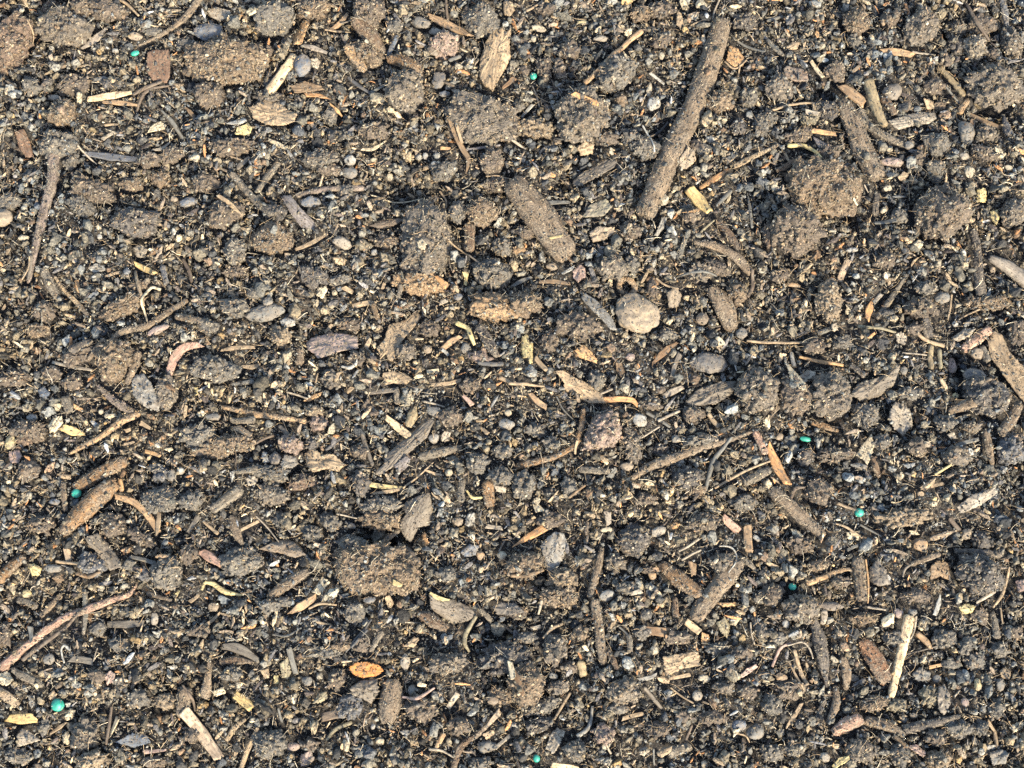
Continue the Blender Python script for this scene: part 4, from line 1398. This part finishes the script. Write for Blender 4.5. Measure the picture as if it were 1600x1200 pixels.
C gb 200,640 50,72 10
C br 268,728 40,34 0
T ol 322,700 335,770 / 42 40
C ob 65,810 84,96 0
F ob -10,720 20,780 52,855 / 26 34 16
C gr 150,910 86,38 -20
P be 185,1035 215,1010 250,1030 230,1080 195,1135 155,1110 170,1070 / 14 ; pinkish beige flat chip near the bottom edge, in the middle | pinkish beige chip
G te 115,1155 18,20 0 ; dark green fertilizer pellet at the bottom edge left of the pinkish beige chip
C pk 435,1045 56,46 0 ; pinkish grey round lump near the bottom edge | pinkish grey lump
R wg 378,915 368,990 345,1025 312,1048 / 14 18 20 22
C gb 218,822 54,34 0
S cr 665,650 20,24 0
P tn 675,775 710,768 745,790 735,805 700,800 / 12
F wg 590,785 640,778 675,762 / 12 20 14
F tn 740,780 835,762 / 14 20
R tn 748,825 800,865 850,895 / 8 9 8
T gb 620,822 660,870 708,925 / 18 20 16
S cr 905,780 30,18 10
S be 870,860 22,24 0
P pk 1062,768 1095,735 1140,712 1152,728 1110,758 1075,778 / 16
S bg 1068,998 36,28 0
S gr 1148,1030 46,36 -25 ; smooth dark grey stone in the lower right near the bottom edge | lower grey stone
P cr 1035,1020 1070,1015 1062,1040 1040,1058 / 10
R tn 1065,1040 1100,1050 1120,1080 / 9 9 6
P be 595,1110 630,1098 648,1120 620,1145 600,1138 / 16
P tn 675,1130 715,1100 752,1095 745,1125 700,1155 / 14
T gr 740,1135 845,1100 / 48 44
F tn 518,968 615,945 / 20 20
F tn 1105,65 1110,182 / 40 38 ; upright tan rectangular chip above the white hooked root
R be 785,182 875,125 / 10 14
R be 800,222 885,178 / 12 10
P or 742,60 765,45 785,60 770,80 750,80 / 12
S or 660,295 19,20 0
S cr 447,80 27,13 -5
R tn 272,850 235,910 200,970 / 14 14 11
R tn 148,588 190,545 235,525 / 10 16 12
P or 960,425 1050,420 1050,440 985,445 / 14
C gb 985,240 60,52 0
P ol 955,520 1000,490 1025,540 1010,590 975,560 / 16
F tn 845,235 852,290 / 36 26
T br 765,400 768,490 / 26 34
R be 1118,520 1122,570 1135,618 / 8 9 8
S wh 1150,122 24,11 40
F cr 190,1185 260,1195 310,1200 / 26 30 16
S cr 908,1188 16,20 0
C gb 482,240 50,46 0
T gr 1068,208 1110,240 1150,278 / 18 28 20
F ob 640,555 745,565 / 40 46
F wg 445,0 455,55 / 34 24
C br 1170,320 40,25 0
T gr 545,575 552,660 / 34 26
F pk 995,25 1065,85 / 36 40
R gr 505,540 550,590 / 10 8
C dg 580,130 80,70 0
C dg 130,1000 70,40 -20
C br 640,270 30,20 0
C br 780,590 60,34 0
C br 1080,660 44,30 0
C gr 610,560 40,36 0
C br 900,50 80,40 0
C br 180,40 60,40 0
C gr 970,640 60,34 0
C gb 1000,820 50,36 0
C gr 630,480 30,26 0
C gr 300,1120 50,50 0
C br 940,960 60,34 0
C gr 500,920 50,26 0
C br 1100,840 46,36 0
S wg 875,855 0,0 0
C gr 110,60 0,0 0
C br 30,470 50,34 0
F be 90,545 135,535 / 20 20
R be 125,475 138,420 / 10 16
C gr 80,590 50,26 0
S wg 195,770 22,16 20
C br 690,1020 60,36 0
T gr 1120,280 1180,300 / 0 0
C gr 540,355 50,34 0
F be 560,385 600,372 / 16 26
C gb 1170,560 34,40 0
C gr 1170,400 46,34 0
S wh 940,780 0,0 0
C br 800,960 40,34 0
T br 850,1000 820,1080 / 12 14
R be 440,1085 462,1130 / 8 12
T gr 665,1110 670,1190 / 9 9
@3 2
T cr 662,488 645,590 615,720 585,868 / 56 50 42 34 ; long whitish bone like stick in the lower right | whitish stick
G te 428,2 24,22 0 ; brightest round teal fertilizer pellet, right side, beside the slanting brown stick | bright teal pellet
G te 115,350 20,18 10 ; small teal fertilizer pellet in the lower right above a round clod
T ru 445,600 510,690 560,795 / 66 84 74 ; rusty brown thick stick left of the whitish stick | rusty thick stick
T dg 208,495 240,600 262,700 282,820 / 34 62 54 14 ; long dark grey tapered stick left of the rusty thick stick | dark tapered stick
T gb 325,815 325,900 288,985 / 28 40 26
T dg 270,880 235,975 / 30 18
R be 95,625 160,610 195,640 212,685 / 7 9 10 7
R pk 25,720 60,640 105,615 / 14 16 12
R tn 125,650 150,730 182,805 / 18 20 18
R tn 100,700 140,780 170,835 / 10 12 8
T tn 180,338 270,300 370,268 405,285 / 28 28 18 14 ; tan twig with a hooked right end, lower right | hooked tan twig
P gb 475,265 515,222 555,270 575,340 520,350 478,320 / 30
P ob 760,255 800,225 850,235 868,320 815,300 765,318 / 16 ; orange tan bark square in the lower right beside the dark clod | orange bark square
S or 720,155 30,38 -60 ; smooth golden orange pebble in the lower right | golden orange pebble
P cr 365,95 400,88 435,110 430,132 375,128 / 14
P cr 665,85 700,78 718,105 685,108 / 10
S tn 935,102 27,26 0
T be 765,125 820,108 885,85 / 22 28 12
T gb 670,245 740,218 805,198 / 22 28 22
R gb 635,300 645,265 680,240 / 10 12 9
C dg 990,290 108,84 20 ; big dark crumbly clod at the lower right edge | big dark clod
F wh 820,385 808,430 788,480 / 8 24 20 ; small bright white splinter right of the whitish stick's top
P ye 895,445 930,425 970,440 965,470 920,478 / 16
R tn 1135,260 1125,330 1105,390 1068,442 / 12 16 18 12
T be 1065,370 1025,395 980,425 / 18 20 12
R or 455,225 465,320 465,425 / 9 10 8
T gb 425,215 440,410 / 62 60
C gb 155,450 76,66 0 ; round brown clod under the small teal pellet | round clod under pellet
C br 20,390 56,56 0
T wg 262,462 255,525 / 34 28
S wh 85,522 18,22 0
S pk 615,475 22,22 0
S gr 682,470 24,18 0
C gr 830,595 54,46 -10
C gr 935,622 32,42 10
C gr 980,700 52,36 15
C gr 870,712 42,26 0
R tn 712,572 745,600 772,635 / 30 32 20
P gr 680,760 720,725 770,750 770,790 710,795 / 26
F or 770,728 828,715 / 18 14
S gr 802,780 22,20 0
P gb 800,820 830,808 855,850 858,900 830,955 800,930 790,870 / 26 ; brown upright spindle shaped stone in the lower right | spindle shaped stone
S ye 990,810 18,27 0
S pk 928,893 19,20 0
S tn 695,955 20,14 0
P tn 1100,745 1130,722 1160,745 1150,782 1110,780 / 16
C ol 768,860 44,48 0
C ol 610,905 54,34 0
C ob 500,895 66,34 -10
T pk 308,1030 370,1000 440,970 / 44 64 60 ; pinkish grey stubby stick at the bottom right | pinkish stub
T gb 460,978 560,1000 640,1045 / 46 54 34
T dg 640,1022 780,990 900,958 / 46 42 22 ; dark grey stick lying level near the bottom right | dark level stick
T ob 590,1050 650,1100 / 26 20
T gb 350,680 372,755 375,835 / 30 46 26
S cr 313,690 22,13 30
F tn 162,898 130,955 92,1008 / 16 20 12 ; thin tan splinter near the bottom edge, lower right | thin tan splinter
P ye 300,1190 330,1155 378,1138 380,1165 340,1185 310,1210 / 16
S be 268,1148 24,23 0
C gb 430,1115 66,52 10 ; round brown grey clod near the bottom right | bottom right round clod
C tn 810,1162 60,50 0 ; tan clod at the bottom edge in the lower right | bottom tan clod
P gr 1040,1130 1100,1112 1132,1130 1120,1180 1060,1190 / 26
P pk 655,1098 700,1088 748,1130 730,1152 690,1125 / 14
C br 790,1055 50,40 0
C gr 1005,1012 42,36 0
C gr 900,1018 60,40 0
P cr 1140,1010 1180,985 1212,985 1205,1015 1160,1035 / 14
T tn 1080,1025 1085,1105 / 20 18
C gr 1078,930 48,46 0
C pk 1182,440 0,0 0
C gr 50,590 42,28 0
S or 62,772 28,18 0
C tn 640,25 112,42 -5
P cr 108,75 140,78 170,110 150,122 120,105 / 14
S br 292,442 58,22 5
R tn 320,55 370,72 440,118 / 9 12 9
R gr 440,58 490,85 535,112 / 10 10 8
R be 470,445 550,458 / 12 9
P pk 1165,320 1205,315 1210,370 1180,375 / 14
T br 850,28 905,85 / 22 22
C gr 20,900 48,50 0
C br 100,830 80,46 0
C gr 600,590 60,40 0
C gr 130,1110 50,36 0
C gr 30,1130 60,40 0
C br 700,390 70,34 0
C br 1000,480 50,34 30
C br 150,150 70,44 0
C gr 1100,640 44,36 0
C br 1170,560 40,34 0
C gr 620,1130 44,60 20
C br 340,330 50,30 0
C ob 450,500 60,30 0
T gr 1060,470 1085,590 / 34 34
R tn 1100,450 1110,520 / 10 8
T gb 870,50 790,130 / 0 0
C dg 1010,130 50,40 0
T dg 880,180 1010,190 1100,200 / 26 36 30
C br 230,860 0,0 0
R be 880,865 905,838 / 10 8
F tn 1040,980 1080,1030 / 22 14
C gr 1160,1140 0,0 0
S gr 1100,810 22,30 0
C ob 240,250 60,24 -15
F gr 370,180 425,155 / 14 14
C dg 330,560 0,0 0
C br 580,210 0,0 0
R gb 660,665 800,628 / 7 7
R be 700,490 695,550 670,590 / 12 11 8
"""

# ---------------------------------------------------------------- read the list of things
CW = dict(cr="cream", wh="white", tn="tan", be="beige", ru="rusty", br="brown", gb="grey brown", gr="grey", wg="pale grey", dg="dark grey",
          bg="blue grey", ob="orange brown", ol="olive tan", ye="yellow", pk="pinkish brown", pg="purple grey", te="teal", bk="black")
CW['or'] = "orange"; CW['bo'] = "bright orange"
things = []; tx = ty = 0
for ln in ITEMS.strip().split("\n"):
    if ln[0] == '@':
        tx, ty = [int(q) * 400 for q in ln[1:].split()]; continue
    body, _, lab = ln.partition(";"); lab, _, short = lab.partition("|"); part = None
    tok = body.replace("/", " / ").split()
    if tok[0][0] == '+': part = tok.pop(0)[1:]
    k, col = tok[0], tok[1]; rest = tok[2:]
    xy = lambda q: (tx + float(q.split(",")[0]) / 3, ty + float(q.split(",")[1]) / 3)
    t = dict(k=k, col=col, part=part, label=lab.strip(), short=short.strip())
    if k in 'CSG':
        rx, ry = [float(q) / 3 for q in rest[1].split(",")]
        if rx == 0: continue
        t.update(c=xy(rest[0]), rx=rx, ry=ry, ang=float(rest[2]), size=max(rx, ry) * 2, area=rx * ry * 3.1)
    else:
        z = rest.index("/"); pts = [xy(q) for q in rest[:z]]; ws = [float(q) / 3 for q in rest[z + 1:]]
        if ws[0] == 0: continue
        P = np.array(pts)
        t.update(pts=pts, ws=ws, c=tuple(P.mean(0)), size=float(np.linalg.norm(P.max(0) - P.min(0))))
        t['area'] = t['size'] * max(ws) if k != 'P' else t['size'] ** 2 * .4
    if part: things[-1].setdefault('parts', []).append(t)
    else: things.append(t)
clods = sorted([t for t in things if t['k'] == 'C' and not t['label']], key=lambda t: -t['area'])
keep = 285 - sum(1 for t in things if t['k'] == 'C' and t['label'])
loose = clods[keep:]; lid = {id(t) for t in loose}
things = [t for t in things if id(t) not in lid]

def naming(t):
    k, s = t['k'], t['size']
    if k == 'C': return 'soil_clod', 'soil clod', ('broad ' if s > 55 else 'small ' if s < 26 else ''), 'clod', 'soil clods scattered over the compost'
    if k == 'S': return ('stone', 'stone', '', 'stone', 'stones lying in the compost') if s > 22 else ('pebble', 'pebble', 'tiny ' if s < 12 else 'small ', 'pebble', 'pebbles lying in the compost')
    if k == 'G': return 'fertilizer_pellet', 'fertilizer pellet', '', 'pellet', 'teal fertilizer pellets'
    if k == 'R': return 'root', 'root', 'short ' if s < 20 else '', 'thin root', 'thin roots and stems in the compost'
    if k == 'T': return ('stick', 'stick', 'short ' if s < 40 else '', 'stick', 'sticks lying in the compost') if max(t['ws']) > 12.5 else ('twig', 'twig', 'short ' if s < 30 else '', 'twig', 'twigs lying in the compost')
    if k == 'F': return ('wood_splinter', 'splinter', 'tiny ' if s < 18 else '', 'wood splinter', 'wood splinters in the compost') if s > 3.2 * max(t['ws']) else ('wood_chip', 'wood chip', 'small ' if s < 22 else '', 'flat wood chip', 'wood chips in the compost')
    return ('bark_piece', 'bark piece', '', 'bark piece', 'bark pieces in the compost') if s > 34 else ('wood_flake', 'wood flake', 'small ' if s < 20 else '', 'wood flake', 'flakes of wood and bark in the compost')

marks = [t for t in things if t['short']]
mc = np.array([t['c'] for t in marks]); used = {t['label'] for t in things if t['label']}
def auto_label(t):
    nm, cat, sz, noun, grp = naming(t); look = f"{sz}{CW[t['col']]} {noun}"
    d = mc - np.array(t['c']); dist = np.linalg.norm(d, axis=1); o = np.argsort(dist)[:7]
    def side(j):
        dx, dy = -d[j]
        return ("below" if dy > 0 else "above") if abs(dy) > abs(dx) else ("right of" if dx > 0 else "left of")
    def diag(j):
        dx, dy = -d[j]
        return f"{'below' if dy > 0 else 'above'} and {'right' if dx > 0 else 'left'} of"
    cand = [f"{look} {side(o[0])} the {marks[o[0]]['short']}"]
    for a in range(4):
        for b in range(a + 1, 6):
            ua, ub = d[o[a]] / dist[o[a]], d[o[b]] / dist[o[b]]
            if ua @ ub < -.2: cand.append(f"{look} between the {marks[o[a]]['short']} and the {marks[o[b]]['short']}")
    for a in (1, 0, 2): cand += [f"{look} {side(o[a])} the {marks[o[a]]['short']}", f"{look} {diag(o[a])} the {marks[o[a]]['short']}"]
    for a in (0, 1): 
        for b in (1, 2, 3): cand.append(f"{look} {side(o[a])} the {marks[o[a]]['short']}, {side(o[b])} the {marks[o[b]]['short']}")
    for extra in ("narrow ", "dull ", "rough "):
        cand.append(extra + cand[0])
    for c in cand:
        if c not in used and len(c.split()) <= 16:
            used.add(c); return c
    used.add(cand[0] + " again"); return cand[0]

order = {'C': 0, 'S': 2, 'T': 1, 'P': 3, 'F': 4, 'R': 5, 'G': 6}
def level(t):
    k = order[t['k']]
    if t['k'] == 'P' and t['size'] > 45: k = 1.5
    return (k, -t['area'])
def build(t, name, parent=None):
    k = t['k']
    if k in 'CSG':
        V, F, c, loc = blob(k, t['col'], *t['c'], t['rx'], t['ry'], t['ang']); rz = 0; m = k
        smooth = True; dust = dict(C=.35, S=.14, G=.03)[k]
        if k == 'C':
            nb = len(ICO[2 if max(t['rx'], t['ry']) < 7 else 3][1]); smooth = True
    elif k == 'P':
        V, F, c, loc, rz = poly(t['col'], t['pts'], t['ws'][0]); m = 'W' if t['ws'][0] < 20 / 3 else 'S'; dust = .13
        if t['size'] > 60 and t['col'] in ('gb', 'gr', 'tn'): m = 'W'
    else:
        V, F, c, loc, rz, dirty = tube(k, t['col'], t['pts'], t['ws']); m = 'D' if dirty else 'W'; dust = .3 if dirty else .07
    loc = (loc[0] * S, loc[1] * S, loc[2] * S)
    stamp(V, dust)
    return mesh_obj(name, V, F, c, m, loc, rz, True, parent)
for t in sorted(things, key=level):
    nm, cat, sz, noun, grp = naming(t)
    if t['label'] and t['k'] in 'PT':                     # what its own description calls it
        for word, nn in (('stone', 'stone'), ('block', 'wood_block'), ('husk', 'husk'), ('leaf', 'leaf'), ('chip', 'wood_chip'), ('sliver', 'wood_sliver'), ('wedge', 'bark_piece'), ('stick', 'stick'), ('straw', 'straw')):
            if t['short'].split()[-1:] == [word] and nn != nm: nm, cat, grp = nn, nn.replace('_', ' '), grp if nn in ('wood_chip',) else ('stones lying in the compost' if nn == 'stone' else 'sticks lying in the compost' if nn == 'stick' else grp)
    o = build(t, nm)
    o["label"] = t['label'] or auto_label(t); o["category"] = cat; o["group"] = grp
    for p in t.get('parts', []): build(p, p['part'], o)

# ---------------------------------------------------------------- the soil itself: uncountable crumbs, chaff and fibres
CRC = np.array([(.040, .037, .032), (.090, .078, .057), (.155, .124, .080), (.024, .023, .022), (.125, .118, .099), (.12, .080, .050), (.30, .24, .155), (.18, .125, .062), (.055, .054, .051)])
CRP = np.array([.16, .30, .16, .05, .21, .035, .012, .012, .07]); CRP /= CRP.sum()
def scatter(n, mx=340, my=330):
    x = rng.uniform(-800 - mx, 800 + mx, n); y = rng.uniform(-600 - my, 640 + my, n)
    far = (abs(x) > 930) | (abs(y) > 760); k = ~far | (rng.random(n) < .6)
    return x[k], y[k]
def drop(x, y, r, up):
    """keep crumbs off the things, except a little dust; returns kept index and height"""
    cov = COV[cell(x, y)]; on = zat(x, y) > zat(x, y, Z0) + .6
    k = ~on | (rng.random(len(x)) < np.where(r > 3.5, cov * .10, cov))
    big = r > 2.6
    for ax, ay in ((1, 0), (-1, 0), (0, 1), (0, -1), (.7, .7), (-.7, .7), (.7, -.7), (-.7, -.7)):
        ex, ey = x + ax * r * .9, y + ay * r * .9
        k &= ~(big & (zat(ex, ey) > zat(ex, ey, Z0) + .6) & (zat(ex, ey) < zat(x, y, ZC) + r * 1.2 + 1))
    z = np.where(on, zat(x, y) + r * .3, zat(x, y, ZC) + up)
    return k, z
BIG = (Z > Z0 + 5.0).astype(float); bl = BIG.copy()      # trench added round the larger things to give them dark contact shadows
for _ in range(5):
    bl = (bl + np.roll(bl, 1, 0) + np.roll(bl, -1, 0) + np.roll(bl, 1, 1) + np.roll(bl, -1, 1)) / 5
Z0D = Z0 - 17 * np.where(BIG > 0, 0, np.clip(bl * 2.2, 0, 1))
ZC = Z0D.copy()                 # soil top once the bigger crumbs lie on it
def pile_up(x, y, z, r):
    for dx, dy, q in ((0, 0, 1), (.5, 0, .8), (-.5, 0, .8), (0, .5, .8), (0, -.5, .8), (.5, .5, .5), (-.5, .5, .5), (.5, -.5, .5), (-.5, -.5, .5)):
        np.maximum.at(ZC, cell(x + dx * r, y + dy * r), z + q * .75 * r)
def crumbs(name, label, n, lo, hi, pw, level, pile, aspect=(.6, 1.2), pal=CRC, prob=CRP, dens=60.0, mx=340):
    x, y = scatter(n, mx, mx); u = rng.random(len(x)); r = lo + (hi - lo) * u ** pw
    k = rng.random(len(x)) < np.clip(.75 + .8 * n2(x, y, dens, 9.1 + level), .15, 1); x, y, r = x[k], y[k], r[k]
    k, z = drop(x, y, r, r * rng.uniform(.1, .9, len(x)) + rng.uniform(-1, pile, len(x))); x, y, r, z = x[k], y[k], r[k], z[k]
    if level: pile_up(x, y, z, r)
    n = len(x); sh = chunk_shapes(level, 32, .55, 4, (.4, .8)); f = ICO[level][1]
    v = sh[rng.integers(0, 24, n)] * (r[:, None] * rng.uniform(*aspect, (n, 3)))[:, None, :]
    v = np.einsum('nij,nkj->nki', rotm(n), v) + np.stack([x, y, z], 1)[:, None]
    c = pal[rng.choice(len(pal), n, p=prob)] * np.exp(rng.normal(0, .28, (n, 1)))
    warm = n2(x, y, 130, 20.2)[:, None]; c = c * (1 + warm * np.array([[.22, .08, -.12]])) * (1 + .25 * n2(x, y, 45, 21.2)[:, None])
    m = v.shape[1]
    o = mesh_obj(name, v.reshape(-1, 3) * S, (f[None] + (np.arange(n) * m)[:, None, None]).reshape(-1, 3), np.repeat(c, m, 0), 'K', smooth=level > 0)
    o["kind"] = "stuff"; o["label"] = label; return o
crumbs("coarse_soil_crumbs", "coarser soil lumps and bits mixed through the compost", 26000, 4.6, 10.2, 1.8, 2, 4.0, (.35, 1.3))
crumbs("soil_crumbs", "medium brown and grey soil crumbs covering the ground", 74000, 2.6, 6.2, 1.5, 1, 2.0, (.4, 1.3))
crumbs("fine_soil_grains", "fine sandy grains and dust filling the gaps", 270000, .8, 2.3, 1.4, 0, 1.2, (.4, 1.4), mx=130)
WC = np.array([(.23, .17, .105), (.15, .115, .08), (.10, .09, .08), (.34, .27, .17), (.07, .055, .045), (.28, .14, .06), (.2, .19, .17)])
WP = np.array([.22, .26, .2, .07, .13, .07, .05])
def chaff(name, label, n, l0, l1, w0, w1):
    x, y = scatter(n); L = rng.uniform(l0, l1, len(x)) * rng.uniform(.6, 1, len(x)); W_ = rng.uniform(w0, w1, len(x))
    k, z = drop(x, y, W_ + 2, W_ * .5 + rng.uniform(0, 2, len(x))); x, y, L, W_, z = x[k], y[k], L[k], W_[k], z[k]
    n = len(x); sh = chunk_shapes(1, 24, .22, 8); f = ICO[1][1]
    v = sh[rng.integers(0, 24, n)] * np.stack([L / 2, W_ / 2, W_ * rng.uniform(.2, .45, n)], 1)[:, None, :]
    v[..., 2] += (v[..., 0] ** 2) / L[:, None] * rng.normal(0, .25, (n, 1))
    a = rng.uniform(0, 6.28, n); ti = rng.normal(0, .28, n); ro = rng.normal(0, .5, n)
    X, Y, Zz = v[..., 0], v[..., 1], v[..., 2]
    Y, Zz = Y * np.cos(ro)[:, None] - Zz * np.sin(ro)[:, None], Y * np.sin(ro)[:, None] + Zz * np.cos(ro)[:, None]
    X, Zz = X * np.cos(ti)[:, None] - Zz * np.sin(ti)[:, None], X * np.sin(ti)[:, None] + Zz * np.cos(ti)[:, None]
    X, Y = X * np.cos(a)[:, None] - Y * np.sin(a)[:, None], X * np.sin(a)[:, None] + Y * np.cos(a)[:, None]
    v = np.stack([X + x[:, None], Y + y[:, None], Zz + z[:, None]], -1); m = v.shape[1]
    c = WC[rng.choice(len(WC), n, p=WP / WP.sum())] * np.exp(rng.normal(0, .3, (n, 1)))
    o = mesh_obj(name, v.reshape(-1, 3) * S, (f[None] + (np.arange(n) * m)[:, None, None]).reshape(-1, 3), np.repeat(c, m, 0), 'K', smooth=False)
    o["kind"] = "stuff"; o["label"] = label
chaff("wood_chaff", "tiny wood and bark fragments strewn through the compost", 26000, 6, 20, 1.8, 4.2)
chaff("coarse_wood_chaff", "slightly larger wood and bark bits strewn through the compost", 9500, 12, 32, 4.0, 9.0)
x, y = scatter(40000); k, z = drop(x, y, np.full(len(x), 2.0), rng.uniform(.5, 3.5, len(x))); x, y, z = x[k], y[k], z[k]; n = len(x)
v, f, c = fibres(np.stack([x, y, z], 1), 6 + 24 * rng.random(n) ** 2, rng.uniform(.3, .65, n), np.array([(.26, .19, .11), (.18, .125, .07), (.34, .28, .19), (.10, .08, .06)]), 2.2)
o = mesh_obj("root_fibres", v * S, f, c, 'K'); o["kind"] = "stuff"; o["label"] = "hair thin root fibres tangled over the soil"
if loose:
    Vs = []
    for t in loose:
        V, F, c, loc = blob('C', t['col'], *t['c'], t['rx'], t['ry'], t['ang']); Vs.append((V, F, c))
    V, F, c = join(Vs); o = mesh_obj("small_soil_lumps", V, F, c, 'C'); o["kind"] = "stuff"; o["label"] = "smallest soil lumps scattered among the crumbs"
